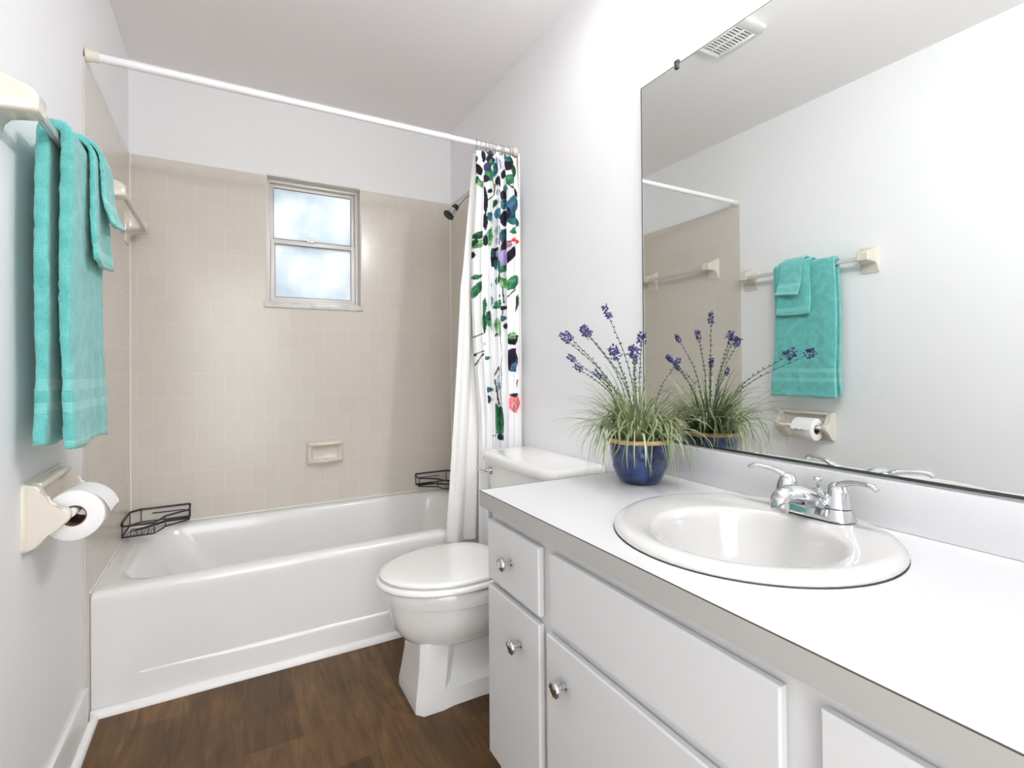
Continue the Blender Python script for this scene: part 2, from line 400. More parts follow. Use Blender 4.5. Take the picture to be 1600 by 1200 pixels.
# baseboards
bm = bmesh.new()
box(bm, 0, 0.012, YF, -0.806, 0, 0.125, bev=0.002)
struct('baseboard_left', bm, M['trim'])
def quarter(bm, a, b, out, r=0.016, n=6):
    a, b, out = Vector(a), Vector(b), Vector(out)
    prof = [(0, 0)] + [(r * math.cos(k * PI / 2 / n), r * math.sin(k * PI / 2 / n)) for k in range(n + 1)]
    return loft(bm, [[p + out * u + Vector((0, 0, v)) for u, v in prof] for p in (a, b)])
bm = bmesh.new(); quarter(bm, (0.012, YF, 0), (0.012, -0.7475, 0), (1, 0, 0), 0.018); struct('trim_1', bm, M['trim'])
bm = bmesh.new(); quarter(bm, (0.006, -0.7475, 0), (W, -0.7475, 0), (0, -1, 0), 0.021); struct('trim_2', bm, M['trim'])
struct('baseboard_right', B(W - 0.012, W, -1.582, -0.815, 0, 0.09, bev=0.002), M['trim'])

# ---------------------------------------------------------------- window
win = bpy.data.objects.new('window_1', None); COL.objects.link(win); win.location = (0.775, 0.06, 1.395); win['kind'] = 'structure'
def frame_bm(x0, x1, z0, z1, y0, y1, wd_, bot=None, bev=0.002):
    bm = bmesh.new(); bot = wd_ if bot is None else bot
    box(bm, x0, x0 + wd_, y0, y1, z0, z1, bev); box(bm, x1 - wd_, x1, y0, y1, z0, z1, bev)
    box(bm, x0 + wd_, x1 - wd_, y0, y1, z1 - wd_, z1, bev); box(bm, x0 + wd_, x1 - wd_, y0, y1, z0, z0 + bot, bev); return bm
obj('window_frame', frame_bm(WX0 + 0.001, WX1 - 0.001, 1.409, WZ1 - 0.001, 0.045, 0.115, 0.017), M['alu'], win)
MZ = 1.722
up_ = obj('upper_sash', frame_bm(WX0 + 0.018, WX1 - 0.018, MZ - 0.012, WZ1 - 0.018, 0.070, 0.088, 0.018, 0.034), M['alu'], win)
lo_ = obj('lower_sash', frame_bm(WX0 + 0.019, WX1 - 0.019, 1.4262, MZ + 0.012, 0.050, 0.069, 0.022, 0.016), M['alu'], win)
obj('pane', B(WX0 + 0.036, WX1 - 0.036, 0.077, 0.081, MZ + 0.02, WZ1 - 0.036), M['frost'], up_, smooth=False)
obj('pane', B(WX0 + 0.041, WX1 - 0.041, 0.058, 0.062, 1.442, MZ - 0.01), M['frost'], lo_, smooth=False)
obj('gasket', frame_bm(WX0 + 0.0345, WX1 - 0.0345, MZ + 0.0185, WZ1 - 0.0345, 0.0685, 0.0765, 0.003, bev=0.0), M['gasket'], up_, smooth=False)
obj('gasket', frame_bm(WX0 + 0.0395, WX1 - 0.0395, 1.4405, MZ - 0.0085, 0.0485, 0.0575, 0.003, bev=0.0), M['gasket'], lo_, smooth=False)
bm = bmesh.new(); box(bm, 0.745, 0.775, 0.040, 0.052, MZ + 0.010, MZ + 0.020, 0.002); box(bm, 0.738, 0.750, 0.042, 0.052, MZ + 0.012, MZ + 0.034, 0.002)
obj('latch', bm, M['satin'], win)
bm = bmesh.new(); box(bm, WX0 - 0.014, WX1 + 0.010, -0.016, 0.118, 1.380, 1.4085, 0.004)
obj('window_sill', bm, M['stone'], win)
bm = bmesh.new()                                # painted reveal lining
box(bm, WX1 - 0.002, WX1 + 0.004, -0.007, 0.045, 1.409, WZ1, 0.001); box(bm, WX0 - 0.004, WX0 + 0.002, -0.007, 0.045, 1.409, WZ1, 0.001)
box(bm, WX0, WX1, -0.007, 0.045, WZ1 - 0.003, WZ1 + 0.006, 0.001)
obj('reveal', bm, M['grout_caulk'], win)

# ---------------------------------------------------------------- bathtub
tub = thing('bathtub', 'white built-in bathtub running wall to wall under the frosted window', 'bathtub', (W / 2, -0.37, 0))
bm = bmesh.new()
x0, x1, y0, y1 = 0.0045, W - 0.0045, -0.7465, -0.0045
L = []
def tl(ix0, ix1, iy0, iy1, r, z): L.append(rrect(x0 + ix0, x1 - ix1, y0 + iy0, y1 - iy1, r, z, 8))
tl(0, 0, 0.004, 0, 0.004, 0.0); tl(0, 0, 0.004, 0, 0.004, 0.085)
tl(0, 0, 0.002, 0, 0.004, 0.34); tl(0, 0, 0, 0, 0.006, 0.362); tl(0.0, 0.0, 0.004, 0.0, 0.010, 0.375); tl(0.004, 0.004, 0.012, 0.004, 0.014, 0.3815)
tl(0.045, 0.06, 0.058, 0.035, 0.10, 0.3815); tl(0.056, 0.067, 0.066, 0.042, 0.12, 0.379); tl(0.064, 0.072, 0.071, 0.047, 0.13, 0.370)
tl(0.085, 0.076, 0.078, 0.053, 0.14, 0.335); tl(0.15, 0.085, 0.090, 0.062, 0.15, 0.24); tl(0.21, 0.10, 0.105, 0.075, 0.15, 0.15); tl(0.27, 0.125, 0.130, 0.095, 0.14, 0.095); tl(0.36, 0.17, 0.18, 0.14, 0.12, 0.075)
loft(bm, L, True, True)
obj('tub_shell', bm, M['enamel'], tub, angle=50)
bm = bmesh.new()                                # raised step low on the apron, fading out to the left
pts = []
for i in range(25):
    t = i / 24; x = 0.13 + (1.40 - 0.13) * t; d = 0.007 * min(1, t * 3.5)
    pts.append((x, d))
loft(bm, [[(x, y0 + 0.006, 0.004), (x, y0 + 0.003 - d, 0.004), (x, y0 + 0.003 - d, 0.094), (x, y0 + 0.003 - d * 0.9, 0.099), (x, y0 + 0.003 - d * 0.5, 0.104), (x, y0 + 0.006, 0.108)] for x, d in pts])
obj('apron_step', bm, M['enamel'], tub, angle=60)
bm = bmesh.new(); lathe(bm, [(0.0, 0), (0.03, 0), (0.032, 0.002), (0.03, 0.004), (0.0, 0.004)], (W - 0.30, -0.37, 0.0755), 24); obj('drain', bm, M['chrome'], tub)
bm = bmesh.new(); lathe(bm, [(0.001, 0), (0.035, 0.0), (0.036, -0.006), (0.03, -0.010), (0.001, -0.010)], (W - 0.083, -0.37, 0.29), 24, 'x'); obj('overflow_plate', bm, M['chrome'], tub)

# ---------------------------------------------------------------- soap dish
sd = thing('soap_dish', 'almond ceramic soap dish set into the back tile wall above tub', 'soap dish', (0.815, -TP, 0.59))
sx0, sx1, sz0, sz1 = 0.726, 0.904, 0.588, 0.706
def xz_loop(ax0, ax1, az0, az1, r, y, seg=5): return [(p[0], y, p[1]) for p in rrect(ax0, ax1, az0, az1, r, 0, seg)]
bm = bmesh.new()
loft(bm, [xz_loop(sx0, sx1, sz0, sz1, 0.008, -TP), xz_loop(sx0, sx1, sz0, sz1, 0.008, -TP - 0.006), xz_loop(sx0 + 0.004, sx1 - 0.004, sz0 + 0.004, sz1 - 0.004, 0.010, -TP - 0.022),
          xz_loop(sx0 + 0.010, sx1 - 0.010, sz0 + 0.010, sz1 - 0.010, 0.012, -TP - 0.029), xz_loop(sx0 + 0.020, sx1 - 0.020, sz0 + 0.018, sz1 - 0.024, 0.014, -TP - 0.027),
          xz_loop(sx0 + 0.025, sx1 - 0.025, sz0 + 0.024, sz1 - 0.029, 0.014, -TP - 0.012), xz_loop(sx0 + 0.032, sx1 - 0.032, sz0 + 0.030, sz1 - 0.034, 0.012, -TP - 0.007)])
obj('dish_body', bm, M['ceramic'], sd, angle=60)
bm = bmesh.new()
tube(bm, smooth_path([(sx0 + 0.012, -0.026, sz1 - 0.014), (sx0 + 0.03, -0.040, sz1 - 0.013), (sx1 - 0.03, -0.040, sz1 - 0.013), (sx1 - 0.012, -0.026, sz1 - 0.014)], 6), 0.009, 10)
obj('grab_bar', bm, M['ceramic'], sd)
bm = bmesh.new()
lip = [(sx0 + 0.016, -0.028, sz0 + 0.022), (sx0 + 0.05, -0.046, sz0 + 0.020), (sx0 + 0.075, -0.049, sz0 + 0.022), (sx0 + 0.089, -0.047, sz0 + 0.016), (sx0 + 0.103, -0.049, sz0 + 0.022), (sx1 - 0.05, -0.046, sz0 + 0.020), (sx1 - 0.016, -0.028, sz0 + 0.022)]
tube(bm, smooth_path(lip, 5), 0.009, 10); box(bm, sx0 + 0.03, sx1 - 0.03, -0.046, -0.008, sz0 + 0.012, sz0 + 0.024, 0.004)
obj('tray_lip', bm, M['ceramic'], sd)

# ---------------------------------------------------------------- corner caddies
def caddy(label, cx, sgn, z0):
    """wire shelf in a tub corner; sgn +1: left corner, -1: right corner"""
    t = thing('corner_caddy', label, 'caddy', (cx, -TP, z0), 'wire corner caddies in the tub')
    g = TP + 0.004
    def P(u, v, z): return (cx + sgn * (u + g), -(v + g), z0 + z)
    hgt = 0.056
    arm, wd_ = 0.218, 0.105
    inner = [(arm, 0.0), (arm, wd_ * 0.62), (arm * 0.86, wd_ * 0.80), (0.135, 0.128), (0.125, 0.165), (wd_, arm), (0.0, arm)]
    path = [(0.0, arm), (0.0, 0.035), (0.035, 0.0), (arm, 0.0)]
    for nm, zz, rr in (('top_rail', hgt, 0.0042), ('bottom_rail', 0.0, 0.0032)):
        bm = bmesh.new(); tube(bm, [P(u, v, zz) for u, v in path], rr, 6); 
        fz = zz if nm == 'bottom_rail' else zz * 0.78
        tube(bm, [P(u, v, fz) for u, v in inner], rr, 6); 
        tube(bm, [P(0, arm, fz), P(0, arm, zz)], rr, 6); tube(bm, [P(arm, 0, fz), P(arm, 0, zz)], rr, 6)
        obj(nm, bm, M['black'], t)
    for u, v in path + [(arm, wd_ * 0.62), (0.135, 0.128), (wd_, arm)]:
        bm = bmesh.new(); tube(bm, [P(u, v, 0), P(u, v, hgt if (u, v) in path else hgt * 0.78)], 0.0022, 5); obj('upright', bm, M['black'], t)
    for k in range(9):                          # shelf wires
        s = 0.012 + k * 0.0115
        pts = [P(s, arm - 0.001, 0.002), P(s, 0.15 - k * 0.004, 0.002), P(0.15 - k * 0.004, s, 0.002), P(arm - 0.001, s, 0.002)] if s < wd_ * 0.62 else [P(s, arm - 0.002, 0.002), P(s, 0.14, 0.002)]
        bm = bmesh.new(); tube(bm, pts, 0.0017, 5); obj('shelf_wire', bm, M['black'], t)
    for a in (0.028, 0.066):                    # hanging loops on the short front
        bm = bmesh.new(); tube(bm, [P(a, arm + 0.0035, 0.0), P(a, arm + 0.0035, 0.028), P(a + 0.020, arm + 0.0035, 0.028), P(a + 0.020, arm + 0.0035, 0.0)], 0.0013, 5); obj('wire_hook', bm, M['black'], t)
    bm = bmesh.new(); tube(bm, [P(0.075, 0.0, 0.033), P(arm - 0.02, 0.0, 0.033)], 0.0022, 5); obj('back_wire', bm, M['black'], t)
    return t
caddy('black wire corner caddy in the tub corner behind the toilet paper', 0.0, 1, 0.406)
caddy('black wire corner caddy in the far tub corner beside the curtain liner', W, -1, 0.424)

# ---------------------------------------------------------------- shower head and valve
sh = thing('wall_shower', 'chrome shower head with black face on a bent arm by curtain', 'shower head', (W - TP, -0.38, 1.985))
bm = bmesh.new(); pa = smooth_path([(W - TP, -0.38, 1.985), (1.49, -0.38, 1.976), (1.45, -0.38, 1.955), (1.415, -0.38, 1.918), (1.398, -0.38, 1.898)], 6)
tube(bm, pa, 0.0105, 14); obj('shower_arm', bm, M['satin'], sh)
bm = bmesh.new(); lathe(bm, [(0.001, 0), (0.030, 0.0), (0.028, -0.006), (0.013, -0.012), (0.001, -0.012)], (W - TP, -0.38, 1.985), 24, 'x'); obj('flange', bm, M['satin'], sh)
d = Vector((-0.64, 0, -0.77)).normalized(); p0 = Vector((1.400, -0.38, 1.900))
bm = bmesh.new(); tube(bm, [p0, p0 + d * 0.004, p0 + d * 0.022, p0 + d * 0.028], [0.013, 0.016, 0.018, 0.018], 20); obj('swivel_collar', bm, M['rubber'], sh)
bm = bmesh.new(); tube(bm, [p0 + d * 0.028, p0 + d * 0.045, p0 + d * 0.066], [0.019, 0.023, 0.029], 24); obj('spray_cone', bm, M['chrome'], sh)
bm = bmesh.new(); tube(bm, [p0 + d * 0.066, p0 + d * 0.073, p0 + d * 0.076], [0.0295, 0.0295, 0.026], 24); obj('spray_face', bm, M['rubber'], sh)

# ---------------------------------------------------------------- curtain rod, rings, curtain, liner
RY, RZ = -0.783, 2.046
rod = thing('shower_curtain_rod', 'white telescoping shower curtain rod spanning wall to wall', 'curtain rod', (W / 2, RY, RZ))
bm = bmesh.new(); lathe(bm, [(0.0132, 0.03), (0.0132, 0.54)], (0, RY, RZ), 18, 'x'); obj('outer_tube', bm, M['rod'], rod)
bm = bmesh.new(); lathe(bm, [(0.0118, 0.53), (0.0118, W - 0.02)], (0, RY, RZ), 18, 'x'); obj('inner_tube', bm, M['rod'], rod)
for a, b_ in ((0.0045, 1), (W - 0.0045, -1)):
    bm = bmesh.new(); lathe(bm, [(0.020, 0), (0.020, b_ * 0.008), (0.0165, b_ * 0.014), (0.0165, b_ * 0.032), (0.0145, b_ * 0.034)], (a, RY, RZ), 20, 'x'); obj('end_cap', bm, M['cap'], rod)

XS0, XS1 = 1.325, 1.497
rings = []
proto = None
for i in range(10):
    xr = XS0 + (XS1 - XS0) * (i / 9) + random.uniform(-0.004, 0.004)
    if proto is None:
        bm = bmesh.new(); n = 22
        pts = [Vector((0.003 * math.sin(2 * PI * k / n), 0.021 * math.sin(2 * PI * k / n), -0.010 + 0.0255 * math.cos(2 * PI * k / n))) for k in range(n)]
        vs = []
        for k in range(n):
            c = pts[k]; d_ = (pts[(k + 1) % n] - pts[k - 1]).normalized(); s_ = Vector((1, 0, 0)); u_ = d_.cross(s_).normalized()
            vs.append([bm.verts.new(c + s_ * 0.0013 * math.cos(2 * PI * j / 6) + u_ * 0.0013 * math.sin(2 * PI * j / 6)) for j in range(6)])
        for k in range(n):
            for j in range(6): bm.faces.new((vs[k][j], vs[k][(j + 1) % 6], vs[(k + 1) % n][(j + 1) % 6], vs[(k + 1) % n][j]))
        o = obj('curtain_ring', bm, M['ring']); proto = o
    else:
        o = proto.copy(); COL.objects.link(o)
    o.location = (xr, RY, RZ); o.rotation_euler = (0, 0, random.uniform(-0.25, 0.25))
    tag(o, 'thin metal ring holding the bunched curtain on the white rod', 'curtain ring', 'curtain rings bunched at the right end of the rod')

def sheet(name, m, parent, fx, fy, z_at, nu, nv, color=None):
    """single-thickness cloth with a solidify-free double look; fx, fy(u, v) give the plan position"""
    u = np.linspace(0, 1, nu); v = np.linspace(0, 1, nv)
    U, V = np.meshgrid(u, v)
    X, Y, Z = fx(U, V), fy(U, V), z_at(U, V)
    co = np.stack([X, Y, Z], -1).reshape(-1, 3)
    off = rootloc(parent); co = co - np.array(off)
    idx = np.arange(nu * nv).reshape(nv, nu)
    f = np.stack([idx[:-1, :-1], idx[:-1, 1:], idx[1:, 1:], idx[1:, :-1]], -1).reshape(-1, 4)
    me = bpy.data.meshes.new(name); me.vertices.add(len(co)); me.vertices.foreach_set('co', co.astype(np.float32).ravel())
    me.loops.add(f.size); me.loops.foreach_set('vertex_index', f.astype(np.int32).ravel())
    me.polygons.add(len(f)); me.polygons.foreach_set('loop_start', np.arange(0, f.size, 4, dtype=np.int32))
    me.update(calc_edges=True); me.validate()
    if color is not None:
        a = me.color_attributes.new('Print', 'FLOAT_COLOR', 'POINT')
        c = np.concatenate([color(X, Z).reshape(-1, 3), np.ones((len(co), 1))], 1)
        a.data.foreach_set('color', c.astype(np.float32).ravel())
    me.shade_smooth(); me.materials.append(m)
    o = bpy.data.objects.new(name, me); COL.objects.link(o); o.parent = parent
    return o

# printed motifs: (x, z, half length, half width, turn in degrees, colour, kind)
def K(px, py): return (1.28 + (px - 735) * 0.00311, 1.739 - (py - 330) * 0.00271 + (px - 735) * 0.0004)
NAVY, INK, TEAL, GRN, DGRN, LGRN, YEL, BLUE, PBLUE, GREY, LIL, RED, PINK, MAUVE = (0.05, 0.045, 0.13), (0.018, 0.016, 0.03), (0.03, 0.15, 0.16), (0.05, 0.22, 0.10), (0.02, 0.10, 0.045), (0.19, 0.40, 0.17), (0.55, 0.62, 0.28), (0.05, 0.15, 0.23), (0.30, 0.50, 0.62), (0.45, 0.48, 0.56), (0.45, 0.34, 0.62), (0.62, 0.04, 0.05), (0.80, 0.22, 0.24), (0.5, 0.25, 0.32)
MOT = [  # print of the curtain in print units; length, width in the same units, angle from upright
 (741, 230, 9, 5, 30, INK, 'e'), (740, 277, 9, 6, 60, TEAL, 'l'), (746, 279, 13, 6, 20, GRN, 'l'), (750, 286, 14, 5, -10, LGRN, 'l'), (746, 257, 10, 7, 50, GREY, 'l'), (741, 262, 12, 5, 20, DGRN, 'l'),
 (757, 240, 18, 7, 0, INK, 'e'), (768, 234, 10, 11, 0, NAVY, 'e'), (768, 246, 15, 12, 0, INK, 'e'), (768, 251, 14, 7, 25, GRN, 'l'), (765, 272, 26, 11, -15, GRN, 'l'), (759, 277, 11, 8, 0, INK, 'e'), (770, 287, 15, 6, 10, YEL, 'l'),
 (778, 282, 18, 7, 0, INK, 'l'), (776, 250, 16, 4, 5, PBLUE, 'l'), (797, 250, 22, 12, 20, INK, 'e'), (795, 240, 13, 10, -40, TEAL, 'l'), (797, 277, 19, 13, 50, GRN, 'l'), (799, 321, 38, 14, 15, BLUE, 'l'), (787, 303, 18, 9, 10, INK, 'l'), (786, 318, 18, 7, 0, TEAL, 'l'),
 (736, 335, 62, 5, 0, DGRN, 'l'), (757, 312, 44, 5, 0, INK, 'l'), (763, 299, 7, 5, 40, INK, 'e'), (754, 306, 6, 4, 0, TEAL, 'e'), (764, 343, 20, 9, -30, TEAL, 'l'), (777, 335, 17, 9, 0, BLUE, 'e'), (786, 342, 24, 8, 0, INK, 'l'), (800, 346, 22, 13, -55, TEAL, 'l'),
 (746, 369, 16, 9, 80, DGRN, 'l'), (746, 383, 18, 9, 70, LGRN, 'l'), (741, 379, 12, 6, 30, DGRN, 'l'), (763, 371, 30, 12, 15, LGRN, 'l'), (762, 366, 22, 5, 10, GRN, 'l'), (756, 377, 16, 5, 0, INK, 'e'),
 (777, 364, 20, 8, -15, GREY, 'l'), (776, 378, 16, 6, 10, LIL, 'l'), (784, 370, 22, 6, 0, TEAL, 'l'), (786, 390, 24, 8, 0, INK, 'l'), (773, 404, 27, 22, 0, INK, 'e'), (777, 400, 20, 8, 0, GREY, 'e'), (785, 407, 26, 9, 0, LIL, 'e'), (794, 402, 24, 7, 15, INK, 'l'), (802, 379, 8, 12, 0, RED, 'e'), (793, 384, 8, 5, 0, MAUVE, 'e'), (800, 364, 13, 10, 80, GRN, 'l'),
 (740, 398, 10, 3, 0, INK, 'l'), (775, 420, 24, 7, -15, TEAL, 'l'), (783, 423, 12, 8, 30, GRN, 'l'), (776, 437, 22, 6, 20, DGRN, 'l'), (784, 446, 20, 9, -25, LGRN, 'l'), (799, 446, 28, 14, 35, GRN, 'l'), (766, 447, 12, 5, 0, PBLUE, 'l'), (742, 434, 10, 6, 80, GRN, 'l'), (742, 454, 24, 7, 15, GRN, 'l'), (766, 472, 20, 7, 0, PBLUE, 'l'), (776, 479, 17, 9, 30, GRN, 'l'), (752, 484, 32, 7, 10, GRN, 'l'), (777, 466, 6, 4, 30, INK, 'e'), (783, 486, 6, 7, 0, INK, 'e'), (803, 484, 34, 8, 15, DGRN, 'l'),
 (750, 504, 44, 7, 0, GRN, 'l'), (754, 508, 30, 4, 0, DGRN, 'l'), (761, 506, 30, 9, -20, GRN, 'l'), (760, 498, 16, 7, -10, DGRN, 'l'), (775, 517, 28, 6, -10, LGRN, 'l'), (782, 503, 9, 6, 20, TEAL, 'e'), (786, 516, 8, 5, 0, INK, 'e'), (774, 482, 12, 6, 60, GRN, 'l'),
 (798, 538, 22, 16, 60, INK, 'l'), (797, 533, 14, 8, 60, LGRN, 'l'), (797, 572, 34, 17, 0, INK, 'e'), (800, 581, 22, 9, 35, BLUE, 'l'), (800, 642, 28, 14, 0, PINK, 'e'), (800, 629, 7, 12, 0, INK, 'l'), (797, 645, 18, 4, 8, (0.9, 0.38, 0.38), 'l'),
 (758, 613, 8, 10, 0, TEAL, 'e'), (759, 628, 14, 7, -15, NAVY, 'l'), (775, 664, 48, 9, -4, GRN, 'l'), (778, 664, 40, 3, -4, DGRN, 'l'), (777, 692, 9, 5, 0, INK, 'e'), (740, 556, 6, 4, 40, INK, 'e'), (740, 575, 5, 3, 0, INK, 'e'), (753, 540, 7, 3, 0, INK, 'l'), (757, 563, 8, 5, 70, GRN, 'l'), (776, 600, 40, 3, 5, GREY, 'l'), (754, 592, 22, 2, 0, INK, 'l')]
MOT += [(749, 262, 20, 7, -15, INK, 'l'), (762, 258, 14, 8, 15, NAVY, 'e'), (774, 262, 22, 6, 5, TEAL, 'l'), (783, 250, 20, 6, -8, GREY, 'l'), (788, 268, 16, 6, 15, INK, 'l'), (803, 262, 24, 8, 0, DGRN, 'l'), (803, 296, 20, 6, -25, INK, 'l'), (790, 292, 14, 6, 10, TEAL, 'e'), (771, 318, 16, 6, 25, DGRN, 'l'), (756, 347, 26, 5, 0, INK, 'l'), (792, 332, 20, 6, 0, NAVY, 'l'), (768, 394, 16, 6, -20, TEAL, 'l'), (745, 246, 14, 6, 35, TEAL, 'l'), (778, 302, 14, 6, -25, GREY, 'l')]
STEMS = [((740, 555), (752, 549)), ((741, 574), (748, 555)), ((735, 530), (750, 522)), ((802, 420), (796, 390)), ((796, 392), (806, 381)), ((790, 378), (800, 380)), ((784, 478), (783, 455)), ((783, 455), (778, 420)), ((782, 500), (783, 488)), ((779, 508), (772, 530)), ((772, 592), (780, 560)), ((780, 560), (774, 520)), ((776, 640), (772, 600)), ((803, 625), (806, 606)), ((765, 687), (777, 685)), ((742, 454), (751, 432)), ((742, 434), (751, 430)), ((758, 315), (772, 302)), ((772, 302), (774, 286)), ((794, 283), (806, 308)), ((752, 296), (757, 280)), ((798, 460), (803, 440)), ((790, 372), (786, 360)), ((799, 457), (790, 470))]
def paint(X, Z):
    c = np.empty(X.shape + (3,)); c[:] = (0.88, 0.88, 0.89)
    for (p, q) in STEMS:
        (ax, az), (bx_, bz) = K(*p), K(*q); dx, dz = bx_ - ax, bz - az; l2 = dx * dx + dz * dz
        t = np.clip(((X - ax) * dx + (Z - az) * dz) / l2, 0, 1); dd = np.hypot(X - ax - t * dx, Z - az - t * dz)
        c[dd < 0.0022] = (0.03, 0.04, 0.03)
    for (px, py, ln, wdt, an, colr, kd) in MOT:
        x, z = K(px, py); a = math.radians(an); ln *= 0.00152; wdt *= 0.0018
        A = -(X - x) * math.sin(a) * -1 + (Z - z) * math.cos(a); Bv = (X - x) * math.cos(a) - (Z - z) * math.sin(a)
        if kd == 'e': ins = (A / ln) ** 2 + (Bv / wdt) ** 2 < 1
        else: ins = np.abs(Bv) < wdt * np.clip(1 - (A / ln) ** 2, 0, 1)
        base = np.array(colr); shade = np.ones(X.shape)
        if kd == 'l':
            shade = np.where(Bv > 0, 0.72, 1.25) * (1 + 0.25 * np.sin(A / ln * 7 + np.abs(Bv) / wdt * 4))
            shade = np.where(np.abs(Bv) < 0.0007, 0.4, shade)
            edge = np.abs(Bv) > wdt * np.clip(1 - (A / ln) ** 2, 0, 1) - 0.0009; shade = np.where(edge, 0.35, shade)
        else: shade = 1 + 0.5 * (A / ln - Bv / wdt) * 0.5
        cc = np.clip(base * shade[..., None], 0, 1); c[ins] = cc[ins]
    return c
cu = thing('shower_curtain', 'white shower curtain with leaf and berry print bunched at the rod end', 'shower curtain', (1.41, -0.815, 0.3))
NF = 5.5
def cx_(U, V):
    w = 0.195 - 0.008 * V; base = 1.312 + 0.004 * V - 0.028 * np.clip(np.sin(np.clip((V - 0.06) / 0.6, 0, 1) * PI), 0, 1) * (1 - U)
    ph = U * NF * 2 * PI
    return base + U * (w + 0.028 * np.clip(np.sin(np.clip((V - 0.06) / 0.6, 0, 1) * PI), 0, 1) * 0) + 0.010 * np.sin(2 * ph + 0.6) * (0.55 + 0.4 * V)
def cy_(U, V):
    ph = U * NF * 2 * PI + 0.5 * np.sin(U * 9)
    amp = (0.010 + 0.021 * np.clip(V * 6, 0, 1)) * (0.75 + 0.25 * np.sin(U * 17 + 1))
    return -0.798 - 0.022 * np.clip(V * 8, 0, 1) + amp * np.sin(ph) + 0.004 * np.sin(V * 7 + U * 11)
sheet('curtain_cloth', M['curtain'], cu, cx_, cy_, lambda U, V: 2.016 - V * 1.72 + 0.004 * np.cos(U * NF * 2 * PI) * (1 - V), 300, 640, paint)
li = thing('curtain_liner', 'plain off-white liner flaring left behind the printed shower curtain', 'curtain liner', (1.40, -0.768, 0.3))
def lx_(U, V):
    left = 1.318 - 0.06 * np.clip(V / 0.35, 0, 1) - 0.080 * np.clip((V - 0.3) / 0.7, 0, 1) ** 1.2; right = 1.508 + 0.006 * V
    return left + (right - left) * U + 0.003 * np.sin(U * 40)
def ly_(U, V): return -0.7665 + (0.006 + 0.003 * V) * np.sin(U * 8.5 * PI + 1) - 0.004 * V * 0
sheet('liner_cloth', M['liner'], li, lx_, ly_, lambda U, V: 2.012 - V * 1.672 + 0.012 * (1 - U) * 0, 120, 120)

# ---------------------------------------------------------------- towel bars
def towel_bar(label, ya, yb, zc, wallx, barr=0.0095):
    t = thing('towel_bar', label, 'towel bar', (wallx, (ya + yb) / 2, zc))
    for k, (yy, dr) in enumerate(((ya, 1), (yb, -1))):     # two ceramic posts
        bm = bmesh.new(); L = []
        for x_, hw, zt, zb in ((0.0, 0.041, 0.062, -0.064), (0.005, 0.041, 0.062, -0.064), (0.009, 0.039, 0.060, -0.050), (0.015, 0.036, 0.054, -0.028), (0.025, 0.033, 0.049, -0.018), (0.042, 0.030, 0.043, -0.015), (0.062, 0.028, 0.037, -0.013), (0.072, 0.026, 0.030, -0.012), (0.077, 0.022, 0.023, -0.008)):
            L.append([(wallx + x_, yy + p[0], zc + p[1]) for p in rrect(-hw, hw, zb, zt, 0.007, 0, 3)])
        loft(bm, L); obj('post', bm, M['ceramic'], t, angle=35)
    bm = bmesh.new()
    e0, e1 = min(ya, yb) + 0.024, max(ya, yb) - 0.024
    loft(bm, [[(wallx + 0.0675 + p[0], y, zc + p[1]) for p in rrect(-0.006, 0.006, -0.010, 0.010, 0.003, 0, 3)] for y in (e0, e1)])
    obj('bar', bm, M['acrylic'], t)
    return t
towel_bar('almond ceramic towel bar on the left wall holding the aqua towels', -1.500, -0.872, 1.572, 0.0)
towel_bar('empty almond ceramic towel bar on the tiled wall inside the tub', -0.615, -0.100, 1.677, TP)

# ---------------------------------------------------------------- towels
def noise_disp(bm, amp, seed):
    rnd = random.Random(seed)
    for v in bm.verts: v.co += Vector((rnd.gauss(0, amp), rnd.gauss(0, amp * 0.6), rnd.gauss(0, amp)))

def sweep_towel(path, nrm, ya, yb, thick, prof_fn, n_y=18, wob=None):
    """sweep a flat rounded section (y by thickness) along a path in the x-z plane"""
    loops = []
    for i, ((x, z), (nx, nz)) in enumerate(zip(path, nrm)):
        s = i / (len(path) - 1); y0_, y1_, th = prof_fn(s, ya, yb, thick); L = []
        r = th / 2
        ring = []
        for k in range(n_y + 1): ring.append((y0_ + r * 0.6 + (y1_ - y0_ - r * 1.2) * k / n_y, r))
        for a in (60, 20, -20, -60): ring.append((y1_ - r * 0.6 + r * 0.6 * math.cos(math.radians(a)), r * math.sin(math.radians(a))))
        for k in range(n_y + 1): ring.append((y1_ - r * 0.6 - (y1_ - y0_ - r * 1.2) * k / n_y, -r))
        for a in (-60, -20, 20, 60):
            # the folded edge: a crease at mid thickness
            cr_ = 0.35 if abs(a) < 30 else 0.0
            ring.append((y0_ + r * 0.6 - r * 0.6 * math.cos(math.radians(a)) * (1 - cr_), r * math.sin(math.radians(a))))
        for (yy, o_) in ring:
            dx, dy, dz = wob(s, yy, o_) if wob else (0, 0, 0)
            L.append((x + nx * o_ + dx, yy + dy, z + nz * o_ + dz))
        loops.append(L)
    return loft(bmesh.new(), loops)

